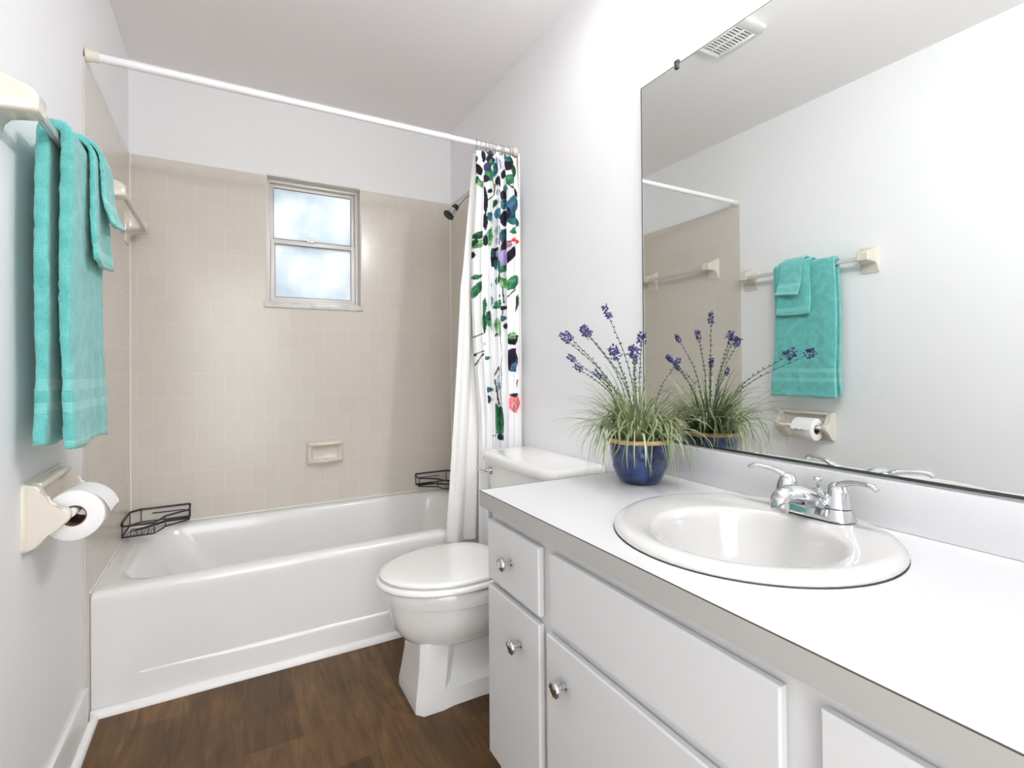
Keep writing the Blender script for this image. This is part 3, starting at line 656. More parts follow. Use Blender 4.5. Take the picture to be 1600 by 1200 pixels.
def hang_path(xb, zb_, xc, ztop, rr, xf, zf, n1=34, n2=10, n3=34, flare_b=0.0, flare_f=0.0):
    """up the back, over the bar, down the front; returns centre line and outward normals"""
    P = []
    for i in range(n1):
        t = i / n1; P.append((xb + (xc - rr - xb) * t - flare_b * max(0, 1 - t * 4) ** 1.5, zb_ + (ztop - rr - zb_) * t))
    for i in range(n2):
        a = PI - PI * i / n2; P.append((xc + rr * math.cos(a), ztop - rr + rr * math.sin(a)))
    for i in range(n3 + 1):
        t = i / n3; P.append((xc + rr + (xf - xc - rr) * t + flare_f * max(0, (t - 0.55) / 0.45) ** 1.6, ztop - rr - (ztop - rr - zf) * t))
    N = []
    for i in range(len(P)):
        a, b_ = P[max(0, i - 1)], P[min(len(P) - 1, i + 1)]; dx, dz = b_[0] - a[0], b_[1] - a[1]; l = math.hypot(dx, dz)
        N.append((-dz / l, dx / l))
    return P, N

tw = thing('bath_towel', 'long folded aqua bath towel hanging over the left wall towel bar', 'towel', (0.062, -1.235, 0.92))
def pf(s, a, b_, th):
    k = th
    z_in = abs(s - 0.5)
    if z_in > 0.36 and z_in < 0.415: k = th * 0.86
    y1 = b_ + (0.02 if s > 0.5 else 0.0) * max(0, (s - 0.86) / 0.14) ; y0_ = a - 0.006 * max(0, (abs(s - 0.5) - 0.40) / 0.10)
    return y0_, y1, k
def wob(s, y, o):
    d = (0.0022 * math.sin(y * 42 + s * 3) + 0.0015 * math.sin(y * 90 + s * 11) - 0.001) * min(1, max(0, abs(s - 0.5) * 5 - 0.3))
    if s < 0.5: d *= 0.5
    if s > 0.66: d += (0.003 * math.sin(y * 38 + 1.0) + 0.001 * math.sin(y * 75)) * min(1, (s - 0.66) * 6)
    return (d if o > 0 else 0.0, 0.004 * math.sin(s * 14 + 1), 0.004 * math.sin(y * 25) * (1 if s in (0.0, 1.0) else 0))
P, N = hang_path(0.0475, 0.925, 0.0675, 1.5972, 0.0200, 0.0835, 0.914, 46, 12, 46, 0.004, 0.010)
bm = sweep_towel(P, N, -1.388, -1.072, 0.0215, pf, 26, wob); noise_disp(bm, 0.0007, 3)
obj('towel_cloth', bm, M['towel'], tw, angle=180)
# hand towel folded over the front of the bath towel
ht = thing('hand_towel', 'aqua hand towel draped over the bath towel, its hem lower than washcloth', 'towel', (0.064, -1.2, 1.33))
def pf2(s, a, b_, th): return a, b_ + 0.010 * s, th
def wob2(s, y, o):
    t = max(0, s - 0.5) * 2
    return (0.004 * t * t * math.sin((y + 1.3) * 38) , 0.01 * t * math.sin(s * 6), -0.006 * t * math.cos((y + 1.2) * 16))
P, N = hang_path(0.0265, 1.52, 0.0675, 1.6185, 0.041, 0.110, 1.338, 8, 12, 24, 0.0, 0.004)
bm = sweep_towel(P, N, -1.275, -1.105, 0.0095, pf2, 18, wob2); noise_disp(bm, 0.0006, 4)
obj('towel_cloth', bm, M['hand'], ht, angle=180)
wc = thing('washcloth', 'pale aqua washcloth on top of the hand towel with flared end', 'washcloth', (0.064, -1.2, 1.45))
def wob3(s, y, o):
    t = max(0, s - 0.45) / 0.55
    return (0.005 * t * t * math.sin((y + 1.3) * 44), 0.012 * t, 0.006 * t * math.sin((y + 1.2) * 20))
P, N = hang_path(0.0140, 1.54, 0.0675, 1.6312, 0.0535, 0.125, 1.436, 6, 12, 22, 0.0, 0.016)
bm = sweep_towel(P, N, -1.245, -1.135, 0.0085, pf2, 14, wob3); noise_disp(bm, 0.0006, 5)
obj('towel_cloth', bm, M['wash'], wc, angle=180)

# ---------------------------------------------------------------- toilet paper holder and roll
tp = thing('toilet_paper_holder', 'almond ceramic toilet paper holder on the left wall below towel', 'toilet paper holder', (0, -1.19, 0.76))
bm = bmesh.new()
loft(bm, [[(x_, -1.19 + p[0], 0.765 + p[1]) for p in rrect(-hw, hw, -hz, hz, 0.010, 0, 4)] for x_, hw, hz in ((0, 0.142, 0.074), (0.004, 0.142, 0.074), (0.009, 0.139, 0.071))])
obj('back_plate', bm, M['ceramic'], tp)
prof = [(0.004, 0.838), (0.026, 0.832), (0.033, 0.822), (0.036, 0.805), (0.042, 0.789), (0.052, 0.782), (0.068, 0.780), (0.076, 0.776), (0.081, 0.766), (0.080, 0.755), (0.074, 0.746), (0.064, 0.740), (0.050, 0.734), (0.042, 0.724), (0.034, 0.710), (0.024, 0.700), (0.004, 0.692)]
for y_a, y_b in ((-1.328, -1.306), (-1.074, -1.052)):
    bm = bmesh.new(); loft(bm, [[(x, y_a, z) for x, z in prof], [(x, y_b, z) for x, z in prof]])
    bmesh.ops.bevel(bm, geom=[e_ for e_ in bm.edges if abs(e_.verts[0].co.y - e_.verts[1].co.y) < 1e-6], offset=0.004, segments=3, profile=0.5, affect='EDGES')
    obj('arm', bm, M['ceramic'], tp)
bm = bmesh.new(); box(bm, 0.005, 0.030, -1.308, -1.072, 0.822, 0.836, 0.004); obj('hood', bm, M['ceramic'], tp)
bm = bmesh.new(); lathe(bm, [(0.008, -1.306), (0.009, -1.29), (0.0098, -1.28), (0.0098, -1.10), (0.009, -1.09), (0.008, -1.075)], (0.0755, 0, 0.7605), 18, 'y'); obj('roller', bm, M['plastic_white'], tp)
rl = thing('toilet_paper_roll', 'white toilet paper roll with loose torn end in almond holder', 'toilet paper', (0.077, -1.21, 0.755))
RR, rc = 0.056, (0.077, 0, 0.7505)
bm = bmesh.new(); lathe(bm, [(0.0235, -1.283), (RR - 0.002, -1.285), (RR, -1.283), (RR, -1.187), (RR - 0.002, -1.185), (0.0235, -1.187), (0.0235, -1.283)], rc, 56, 'y', False, False); obj('paper', bm, M['paper'], rl, angle=50)
bm = bmesh.new(); lathe(bm, [(0.0233, -1.284), (0.0233, -1.186), (0.0215, -1.186), (0.0215, -1.284), (0.0233, -1.284)], rc, 32, 'y', False, False); obj('core', bm, M['card'], rl)
bm = bmesh.new(); L = []
for i in range(14):                              # loose end lifting off the front of the roll
    a = math.radians(100 - i * 7.5); r = RR + 0.001 + 0.011 * (i / 13) ** 2.2
    L.append([(rc[0] + r * math.cos(a), -1.284 + 0.097 * k / 10, rc[2] + r * math.sin(a) + (0.0025 * math.sin(k * 2.1) if i == 13 else 0)) for k in range(11)] + [(rc[0] + (r - 0.0012) * math.cos(a), -1.187 - 0.097 * k / 10, rc[2] + (r - 0.0012) * math.sin(a) + (0.0025 * math.sin((10 - k) * 2.1) if i == 13 else 0)) for k in range(11)])
loft(bm, L); obj('loose_sheet', bm, M['paper'], rl, angle=60)

# ---------------------------------------------------------------- toilet
TY = -1.145
to = thing('toilet', 'white two-piece toilet with closed lid between bathtub and vanity', 'toilet', (1.15, TY, 0))
def egg(xf, xb, hw, z, n=40, pw=1.0):
    """egg-shaped loop: pointed-round front at xf, squarer back at xb"""
    cx = xf + (xb - xf) * 0.56; L = []
    for k in range(n):
        a = 2 * PI * k / n; c, s = math.cos(a), math.sin(a)
        ax = (cx - xf) if c < 0 else (xb - cx)
        if c >= 0: c_ = abs(c) ** 0.75; s_ = abs(s) ** 0.85 * (1 if s >= 0 else -1)
        else: c_ = -abs(c) ** 1.0; s_ = s
        L.append((cx + ax * c_, TY + hw * s_, z))
    return L
bm = bmesh.new()
loft(bm, [egg(0.945, 1.14, 0.055, 0.170), egg(0.906, 1.20, 0.096, 0.182), egg(0.876, 1.23, 0.124, 0.202), egg(0.853, 1.26, 0.143, 0.232), egg(0.838, 1.29, 0.157, 0.270), egg(0.829, 1.32, 0.165, 0.312), egg(0.8265, 1.33, 0.168, 0.325), egg(0.818, 1.33, 0.174, 0.329),
          egg(0.814, 1.33, 0.177, 0.345), egg(0.813, 1.33, 0.178, 0.366), egg(0.818, 1.325, 0.174, 0.374), egg(0.83, 1.31, 0.165, 0.376)])
# pedestal
def ped(xf, xb, hf, hb, z, ch=0.02, rec=0.0):
    """foot outline: chamfered front, hollowed side behind the front column"""
    xm = xf + 0.085
    R_ = [(xf, -hf + ch), (xf + ch * 0.9, -hf), (xm, -hf - 0.002), (xm + 0.035, -hf + rec), (xm + 0.12, -hf + rec), (xb - 0.02, -hb), (xb, -hb + 0.02)]
    return [(x, TY + y, z) for x, y in R_] + [(x, TY - y, z) for x, y in R_[::-1]]
loft(bm, [ped(0.888, 1.40, 0.112, 0.125, 0.0, 0.022, 0.004), ped(0.888, 1.40, 0.112, 0.125, 0.022, 0.022, 0.006), ped(0.893, 1.395, 0.108, 0.122, 0.052, 0.022, 0.008), ped(0.895, 1.392, 0.106, 0.100, 0.064, 0.022, 0.040),
          ped(0.905, 1.385, 0.099, 0.095, 0.13, 0.022, 0.036), ped(0.909, 1.385, 0.095, 0.10, 0.19, 0.022, 0.026), ped(0.92, 1.39, 0.085, 0.12, 0.25, 0.03, 0.0), ped(0.94, 1.40, 0.08, 0.13, 0.32, 0.03, -0.01)])
loft(bm, [rrect(1.24, 1.50, TY - 0.125, TY + 0.125, 0.03, z, 4) for z in (0.27, 0.30, 0.355, 0.362)])
obj('bowl', bm, M['porcelain'], to, angle=32)
bm = bmesh.new()
loft(bm, [egg(0.806, 1.232, 0.176, 0.3785), egg(0.794, 1.237, 0.187, 0.3825), egg(0.792, 1.238, 0.189, 0.388), egg(0.795, 1.237, 0.187, 0.396), egg(0.805, 1.235, 0.181, 0.399), egg(0.84, 1.22, 0.15, 0.399)])
obj('seat', bm, M['porcelain'], to, angle=60)
bm = bmesh.new()
loft(bm, [egg(0.822, 1.225, 0.164, 0.4005), egg(0.822, 1.225, 0.164, 0.4035), egg(0.807, 1.234, 0.177, 0.4045), egg(0.804, 1.235, 0.179, 0.4095), egg(0.808, 1.234, 0.176, 0.4155), egg(0.825, 1.228, 0.163, 0.4180), egg(0.90, 1.19, 0.115, 0.4190)])
obj('lid', bm, M['porcelain'], to, angle=60)
for sy in (-0.075, 0.075):
    bm = bmesh.new(); box(bm, 1.228, 1.268, TY + sy - 0.02, TY + sy + 0.02, 0.3765, 0.410, 0.008, 3); obj('hinge', bm, M['porcelain'], to)
# tank
def tank_loop(xf, xb, hw, z, bulge, r=0.03):
    L = rrect(xf, xb, TY - hw, TY + hw, r, z, 5)
    return [(x - bulge * max(0, 1 - ((y - TY) / hw) ** 2) if x < (xf + xb) / 2 else x, y, z_) for x, y, z_ in L]
def tank_dense(xf, xb, hw, z, bulge, r=0.03):
    n = 12; L = []
    for k in range(n + 1): # front edge, from +y to -y
        y = hw - r - (2 * hw - 2 * r) * k / n; L.append((xf - bulge * (1 - (y / hw) ** 2), TY + y, z))
    for cx, cy, a0 in ((xf + r, -hw + r, 180), (xb - r, -hw + r, 270), (xb - r, hw - r, 0), (xf + r, hw - r, 90)):
        for k in range(0 if a0 in (270, 0) else 1, 6 if a0 in (270, 0) else 5):
            a = math.radians(a0 + 18 * k); L.append((cx + r * math.cos(a), TY + cy + r * math.sin(a), z))
    return L
bm = bmesh.new()
loft(bm, [tank_dense(1.335, 1.512, 0.225, 0.363, 0.012), tank_dense(1.325, 1.514, 0.235, 0.39, 0.014), tank_dense(1.308, 1.515, 0.248, 0.60, 0.018), tank_dense(1.303, 1.515, 0.252, 0.6995, 0.02)])
obj('tank', bm, M['porcelain'], to, angle=50)
bm = bmesh.new()
loft(bm, [tank_dense(1.296, 1.516, 0.258, 0.7005, 0.02), tank_dense(1.288, 1.518, 0.267, 0.706, 0.022), tank_dense(1.286, 1.519, 0.269, 0.718, 0.022), tank_dense(1.288, 1.518, 0.267, 0.731, 0.022), tank_dense(1.296, 1.514, 0.260, 0.739, 0.022), tank_dense(1.32, 1.50, 0.24, 0.7425, 0.02)])
obj('tank_lid', bm, M['porcelain'], to, angle=60)
fl = bmesh.new(); lathe(fl, [(0.001, 0.004), (0.015, 0.004), (0.015, -0.010), (0.011, -0.016), (0.001, -0.016)], (1.296, TY + 0.185, 0.668), 18, 'x')
tube(fl, smooth_path([(1.284, TY + 0.185, 0.668), (1.276, TY + 0.192, 0.668), (1.270, TY + 0.215, 0.667), (1.266, TY + 0.250, 0.666)], 5), [0.0085] * 8 + [0.007] * 8, 10, flat=0.8)
obj('flush_handle', fl, M['chrome'], to)

# ---------------------------------------------------------------- vanity
VY0, VY1 = -1.585, -3.02
XF = 0.985                                       # face frame plane
vn = thing('vanity_cabinet', 'white painted vanity cabinet with flat doors under the countertop', 'vanity cabinet', (1.25, -2.3, 0))
bm = bmesh.new()
box(bm, XF + 0.018, W - 0.002, VY0 - 0.018, VY0, 0.0, 0.718); box(bm, XF + 0.018, W - 0.002, VY1, VY1 + 0.018, 0.0, 0.718)
box(bm, XF + 0.018, W - 0.002, VY1 + 0.018, VY0 - 0.018, 0.085, 0.10); box(bm, W - 0.012, W - 0.002, VY1 + 0.018, VY0 - 0.018, 0.10, 0.55)
box(bm, XF + 0.05, XF + 0.066, VY1 + 0.018, VY0 - 0.018, 0.0, 0.085)
obj('carcass', bm, M['cabinet'], vn, smooth=False)
bm = bmesh.new()                                 # face frame: rails and stiles
box(bm, XF, XF + 0.018, VY1, VY0, 0.672, 0.718)
for z_a, z_b in ((0.505, 0.556), (0.083, 0.118)): box(bm, XF, XF + 0.018, VY1, VY0, z_a, z_b)
for y_a, y_b in ((VY0 - 0.025, VY0), (-1.895, -1.820), (-2.455, -2.370), (VY1, VY1 + 0.045)): box(bm, XF - 0.0004, XF + 0.018, y_a, y_b, 0.083, 0.718)
obj('face_frame', bm, M['cabinet'], vn, smooth=False)
def front(kind, y_a, y_b, z_a, z_b, knob=None):
    bm = bmesh.new(); t_ = 0.0185; c = 0.007
    L = [[(XF - 0.0006 - d_, y, z) for y, z in ((y_a - i, z_a + i), (y_b + i, z_a + i), (y_b + i, z_b - i), (y_a - i, z_b - i))] for d_, i in ((0, 0.004), (0.006, 0.0), (t_ - 0.003, 0.0), (t_, 0.003))]
    loft(bm, L); o = obj(kind, bm, M['cabinet'], vn, smooth=False)
    if knob:
        ky, kz = knob; kb = bmesh.new()
        lathe(kb, [(0.0085, 0.001), (0.0085, -0.002), (0.006, -0.004), (0.0055, -0.014), (0.008, -0.018), (0.0155, -0.021), (0.0165, -0.025), (0.0155, -0.029), (0.0135, -0.0305), (0.012, -0.0295), (0.006, -0.031), (0.001, -0.0315)], (XF - 0.019, ky, kz), 28, 'x')
        k_ = obj('knob', kb, M['chrome'], o)
    return o
front('drawer', -1.592, -1.838, 0.540, 0.689, (-1.714, 0.616))
front('door', -1.592, -1.838, 0.095, 0.523, (-1.757, 0.444))
front('false_front', -1.880, -2.388, 0.541, 0.690)
front('door', -1.866, -2.385, 0.095, 0.519, (-1.935, 0.446))
front('drawer', -2.435, -2.985, 0.541, 0.692, (-2.71, 0.616))
front('door', -2.435, -2.985, 0.095, 0.523, (-2.50, 0.446))

# countertop with a round cut-out
ct = thing('countertop', 'white laminate countertop with backsplash, sink set into it', 'countertop', (1.24, -2.3, 0.72))
CX0, CX1, CYA, CYB, CZ0, CZ1 = 0.9555, W - 0.002, -1.570, -3.03, 0.7185, 0.7585
SC, SR = (1.2505, -2.134), 0.2480
def hole_loops():
    angs = sorted(set([2 * PI * k / 72 for k in range(72)] + [math.atan2(cy - SC[1], cx - SC[0]) % (2 * PI) for cx in (CX0, CX1) for cy in (CYA, CYB)]))
    outer, inner = [], []
    for a in angs:
        c, s = math.cos(a), math.sin(a); ts_ = []
        if c > 1e-9: ts_.append((CX1 - SC[0]) / c)
        if c < -1e-9: ts_.append((CX0 - SC[0]) / c)
        if s > 1e-9: ts_.append((CYA - SC[1]) / s)
        if s < -1e-9: ts_.append((CYB - SC[1]) / s)
        t_ = min(ts_); outer.append((SC[0] + c * t_, SC[1] + s * t_)); inner.append((SC[0] + c * (SR - 0.018), SC[1] + s * (SR - 0.018)))
    return outer, inner
o_, i_ = hole_loops(); bm = bmesh.new()
loft(bm, [[(x, y, CZ0) for x, y in i_], [(x, y, CZ0) for x, y in o_], [(x, y, CZ1) for x, y in o_], [(x, y, CZ1) for x, y in i_], [(x, y, CZ0) for x, y in i_]], False, False)
bmesh.ops.remove_doubles(bm, verts=bm.verts, dist=1e-6)
obj('top_slab', bm, M['laminate'], ct, angle=30)
bm = bmesh.new(); box(bm, CX0 - 0.0012, CX0, CYB, CYA + 0.0012, CZ0, CZ1 - 0.0014); box(bm, CX0, CX1, CYA, CYA + 0.0012, CZ0, CZ1 - 0.0014); obj('edge_band', bm, M['laminate_edge'], ct, smooth=False)
bm = bmesh.new(); box(bm, CX0 - 0.0012, CX0 + 0.0002, CYB, CYA + 0.0012, CZ1 - 0.0014, CZ1 + 0.0002); box(bm, CX0, CX1, CYA - 0.0002, CYA + 0.0012, CZ1 - 0.0014, CZ1 + 0.0002); obj('edge_seam', bm, M['seam'], ct, smooth=False)
obj('backsplash', B(1.504, W - 0.002, CYB, CYA, CZ1 + 0.0005, 0.8515, bev=0.0012), M['laminate'], ct)

# sink
sk = thing('bathroom_sink', 'round white self-rimming sink set into the countertop', 'sink', (SC[0], SC[1], CZ1))
bm = bmesh.new(); L = []; n = 72
IC, IR = (1.214, -2.155), 0.163
def ring_(cx, cy, r, z): return [(cx + r * math.cos(2 * PI * k / n), cy + r * math.sin(2 * PI * k / n), z) for k in range(n)]
b0 = CZ1 + 0.0012
for r, z in ((SR - 0.012, b0), (SR - 0.001, b0), (SR + 0.0005, b0 + 0.003), (SR - 0.001, b0 + 0.008), (SR - 0.006, b0 + 0.013), (SR - 0.014, b0 + 0.0165), (SR - 0.026, b0 + 0.0175)): L.append(ring_(*SC, r, z))
for f, r, z in ((0.5, 0.195, b0 + 0.0155), (0.9, 0.172, b0 + 0.013), (1.0, 0.165, b0 + 0.011), (1.0, 0.159, b0 + 0.005), (1.0, 0.154, b0 - 0.010), (1.0, 0.146, b0 - 0.04), (1.0, 0.132, b0 - 0.075), (1.0, 0.108, b0 - 0.108), (1.0, 0.07, b0 - 0.130), (1.0, 0.028, b0 - 0.138), (1.0, 0.022, b0 - 0.139)):
    L.append(ring_(SC[0] + (IC[0] - SC[0]) * f, SC[1] + (IC[1] - SC[1]) * f, r, z))
# outer underside
for r, z in ((0.022, b0 - 0.150), (0.09, b0 - 0.142), (0.145, b0 - 0.10), (0.168, b0 - 0.04), (0.20, b0 - 0.004)): L.append(ring_(IC[0] if r < 0.19 else SC[0], IC[1] if r < 0.19 else SC[1], r, z))
L.append(ring_(*SC, SR - 0.012, b0))
loft(bm, L, False, False); bmesh.ops.remove_doubles(bm, verts=bm.verts, dist=1e-6)
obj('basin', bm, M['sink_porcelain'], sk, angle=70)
bm = bmesh.new(); lathe(bm, [(0.001, 0), (0.021, 0), (0.022, 0.0015), (0.018, 0.003), (0.001, 0.003)], (IC[0], IC[1], b0 - 0.1385), 24); obj('drain', bm, M['chrome'], sk)
bm = bmesh.new(); lathe(bm, [(SR - 0.004, 0), (SR + 0.0012, 0), (SR + 0.0012, 0.0009), (SR - 0.004, 0.0009)], (SC[0], SC[1], CZ1 + 0.0001), 72, 'z', False, False); obj('caulk_line', bm, M['seam'], sk)

# faucet
fz = b0 + 0.0157
FX, FY = 1.425, -2.158
fa = thing('bathroom_faucet', 'chrome two-handle faucet on the back rim of the sink', 'faucet', (FX, FY, fz))
def pill(hx, hy, z, x=FX, y=FY, seg=8): return rrect(x - hx, x + hx, y - hy, y + hy, hx * 0.98, z, seg)
bm = bmesh.new(); loft(bm, [pill(0.030, 0.082, fz), pill(0.030, 0.082, fz + 0.004), pill(0.0285, 0.080, fz + 0.010), pill(0.025, 0.0765, fz + 0.024), pill(0.021, 0.072, fz + 0.0255)]); obj('base', bm, M['chrome'], fa, angle=35)
bm = bmesh.new(); loft(bm, [pill(0.031, 0.083, fz - 0.0005), pill(0.031, 0.083, fz + 0.0012)]); obj('gasket', bm, M['rubber'], fa)
bm = bmesh.new()                                  # spout: broad wedge rising out of the base, nose over the bowl
spt = [((FX + 0.012, 0.014), 0.030, 0.012), ((FX + 0.004, 0.026), 0.032, 0.020), ((FX - 0.022, 0.036), 0.028, 0.021), ((FX - 0.052, 0.045), 0.022, 0.019), ((FX - 0.078, 0.050), 0.019, 0.0175), ((FX - 0.098, 0.049), 0.0175, 0.0165), ((FX - 0.112, 0.044), 0.015, 0.014), ((FX - 0.120, 0.038), 0.009, 0.009)]
loft(bm, [[(p_[0] + 0.25 * hz * math.sin(2 * PI * k / 20), FY + hy * math.cos(2 * PI * k / 20), fz + p_[1] + hz * math.sin(2 * PI * k / 20)) for k in range(20)] for p_, hy, hz in spt])
loft(bm, [[(FX - 0.020, FY + 0.046 * s_, fz + 0.020), (FX + 0.016, FY + 0.046 * s_, fz + 0.020), (FX + 0.014, FY + 0.010 * s_, fz + 0.052), (FX - 0.020, FY + 0.010 * s_, fz + 0.054)] for s_ in (-1, 1)])
obj('spout', bm, M['chrome'], fa, angle=50)
bm = bmesh.new(); lathe(bm, [(0.0135, 0.040), (0.0145, 0.030), (0.0145, 0.022), (0.0125, 0.018), (0.0105, 0.018), (0.0100, 0.022), (0.001, 0.022)], (FX - 0.101, FY, fz), 20); obj('aerator', bm, M['satin'], fa)
for s_ in (1, -1):
    hy = FY + s_ * 0.0508; bm = bmesh.new()
    lathe(bm, [(0.001, 0.0256), (0.0255, 0.0256), (0.0255, 0.0275), (0.0245, 0.030), (0.0225, 0.042), (0.0190, 0.056), (0.0150, 0.066), (0.0095, 0.0725), (0.001, 0.0745)], (FX, hy, fz), 26)
    lv = smooth_path([(FX, hy, fz + 0.058), (FX - 0.002, hy + s_ * 0.008, fz + 0.070), (FX - 0.006, hy + s_ * 0.028, fz + 0.0775), (FX - 0.012, hy + s_ * 0.055, fz + 0.081), (FX - 0.015, hy + s_ * 0.070, fz + 0.0805), (FX - 0.016, hy + s_ * 0.078, fz + 0.075)], 6)
    tube(bm, lv, [0.0135 - 0.0055 * min(1, i / 14) for i in range(len(lv))], 12, flat=0.62)
    obj('handle', bm, M['chrome'], fa, angle=50)
bm = bmesh.new(); lathe(bm, [(0.003, 0.02), (0.003, 0.060), (0.0045, 0.063), (0.0085, 0.066), (0.009, 0.069), (0.006, 0.072), (0.001, 0.0725)], (FX + 0.024, FY, fz), 16); obj('lift_rod', bm, M['chrome'], fa)

# ---------------------------------------------------------------- mirror
mi = thing('wall_mirror', 'large frameless wall mirror above the vanity backsplash', 'mirror', (W, -2.28, 0.86))
MY0, MY1, MZ0, MZ1 = -1.5835, -2.98, 0.8585, 1.948
obj('mirror_glass', B(W - 0.006, W - 0.0008, MY1, MY0, MZ0, MZ1), M['mirror'], mi, smooth=False)
bm = bmesh.new(); box(bm, W - 0.0064, W - 0.0005, MY0, MY0 + 0.0028, MZ0, MZ1 + 0.002); box(bm, W - 0.0064, W - 0.0005, MY1, MY0, MZ1, MZ1 + 0.002); obj('mirror_edge', bm, M['mirror_edge'], mi, smooth=False)
bm = bmesh.new(); box(bm, W - 0.0072, W - 0.0004, MY1, MY0, MZ0 - 0.0025, MZ0 - 0.0002); box(bm, W - 0.0068, W - 0.0060, MY1, MY0, MZ0 - 0.0003, MZ0 + 0.0035); obj('mirror_channel', bm, M['mirror_edge'], mi, smooth=False)
bm = bmesh.new(); box(bm, W - 0.010, W - 0.0004, -1.737, -1.720, MZ1 + 0.0021, MZ1 + 0.013, 0.002); box(bm, W - 0.011, W - 0.0062, -1.735, -1.722, MZ1 - 0.013, MZ1 + 0.006, 0.002); obj('mirror_clip', bm, M['rubber'], mi)

# ---------------------------------------------------------------- ceiling vent (seen in the mirror)
cv = thing('ceiling_vent', 'white louvered ceiling vent reflected at the top of the mirror', 'vent', (0.86, -1.375, H))
vx0, vx1, vy0, vy1 = 0.752, 0.985, -1.492, -1.255
bm = bmesh.new()
box(bm, vx0, vx1, vy0, vy0 + 0.048, H - 0.014, H - 0.0004, 0.003); box(bm, vx0, vx1, vy1 - 0.016, vy1, H - 0.014, H - 0.0004, 0.003)
box(bm, vx0, vx0 + 0.014, vy0 + 0.048, vy1 - 0.016, H - 0.014, H - 0.0004, 0.002); box(bm, vx1 - 0.014, vx1, vy0 + 0.048, vy1 - 0.016, H - 0.014, H - 0.0004, 0.002)
for k in (1, 2, 3):
    xx = vx0 + 0.014 + (vx1 - vx0 - 0.028) * k / 4; box(bm, xx - 0.004, xx + 0.004, vy0 + 0.048, vy1 - 0.016, H - 0.013, H - 0.004, 0.001)
obj('vent_frame', bm, M['plastic_white'], cv)
obj('slot_shade_sheet', B(vx0 + 0.01, vx1 - 0.01, vy0 + 0.04, vy1 - 0.01, H - 0.0035, H - 0.0005), M['dark'], cv, smooth=False)  # near-black sheet: the shade inside the vent slots is put into its colour
for k in range(12):
    yy = vy0 + 0.052 + (vy1 - vy0 - 0.072) * k / 11
    obj('louver', B(vx0 + 0.012, vx1 - 0.012, yy - 0.0032, yy + 0.0032, H - 0.0125, H - 0.0045, bev=0.001), M['plastic_white'], cv)

# ---------------------------------------------------------------- vanity light above the mirror (out of the frame)
vl = thing('vanity_light', 'chrome vanity light bar with three round globes above the mirror', 'light', (W, -2.34, 2.205))
obj('back_bar', B(W - 0.025, W - 0.0005, -2.65, -2.03, 2.15, 2.26, bev=0.006), M['chrome'], vl)
for yy in (-2.13, -2.34, -2.55):
    bm = bmesh.new(); lathe(bm, [(0.001, -0.0255), (0.034, -0.0255), (0.036, -0.032), (0.030, -0.040), (0.024, -0.046), (0.001, -0.046)], (W, yy, 2.205), 24, 'x'); obj('socket', bm, M['chrome'], vl)
    bm = bmesh.new(); lathe(bm, [(0.0005 + 0.055 * math.sin(PI * k / 14), -0.098 - 0.052 * -math.cos(PI * k / 14)) for k in range(15)], (W, yy, 2.205), 28, 'x'); obj('globe_bulb', bm, M['globe'], vl)

# ---------------------------------------------------------------- ceiling light (out of the frame, in front of the tub)
cl = thing('ceiling_light', 'round flush ceiling light with opal glass above the vanity end', 'light', (1.13, -1.45, H))
bm = bmesh.new(); lathe(bm, [(0.001, -0.0004), (0.13, -0.0004), (0.135, -0.012), (0.13, -0.024), (0.001, -0.024)], (1.13, -1.45, H), 40); obj('ceiling_pan', bm, M['plastic_white'], cl)
bm = bmesh.new(); lathe(bm, [(0.125, -0.0245), (0.120, -0.040), (0.10, -0.058), (0.06, -0.068), (0.001, -0.071)], (1.13, -1.45, H), 40, 'z', True, True); obj('glass_bowl', bm, M['bulb'], cl)
light('dome_lamp', 'AREA', (1.13, -1.45, H - 0.075), DOME_W, (0.98, 0.985, 1.0), shape='DISK', size=0.23, rot=(0, 0, 0))

# ---------------------------------------------------------------- potted lavender
PX, PY = 1.376, -1.712
pl = thing('potted_lavender', 'artificial lavender and grass in a blue glazed pot on the counter corner', 'potted plant', (PX, PY, CZ1))
bm = bmesh.new()
lathe(bm, [(0.001, 0.0005), (0.050, 0.0005), (0.053, 0.003), (0.064, 0.02), (0.075, 0.048), (0.081, 0.078), (0.082, 0.102), (0.082, 0.114), (0.080, 0.114), (0.076, 0.09), (0.001, 0.088)], (PX, PY, CZ1), 48)
pot = obj('pot', bm, M['pot'], pl, angle=60)
bm = bmesh.new(); lathe(bm, [(0.078, 0.1135), (0.083, 0.112), (0.089, 0.1135), (0.091, 0.118), (0.089, 0.1225), (0.084, 0.1245), (0.079, 0.1235), (0.078, 0.1135)], (PX, PY, CZ1), 48, 'z', False, False); obj('rim', bm, M['rim'], pot)
bm = bmesh.new(); lathe(bm, [(0.001, 0.105), (0.04, 0.104), (0.0775, 0.096), (0.0775, 0.09), (0.001, 0.089)], (PX, PY, CZ1), 24); obj('soil', bm, M['soil'], pl)

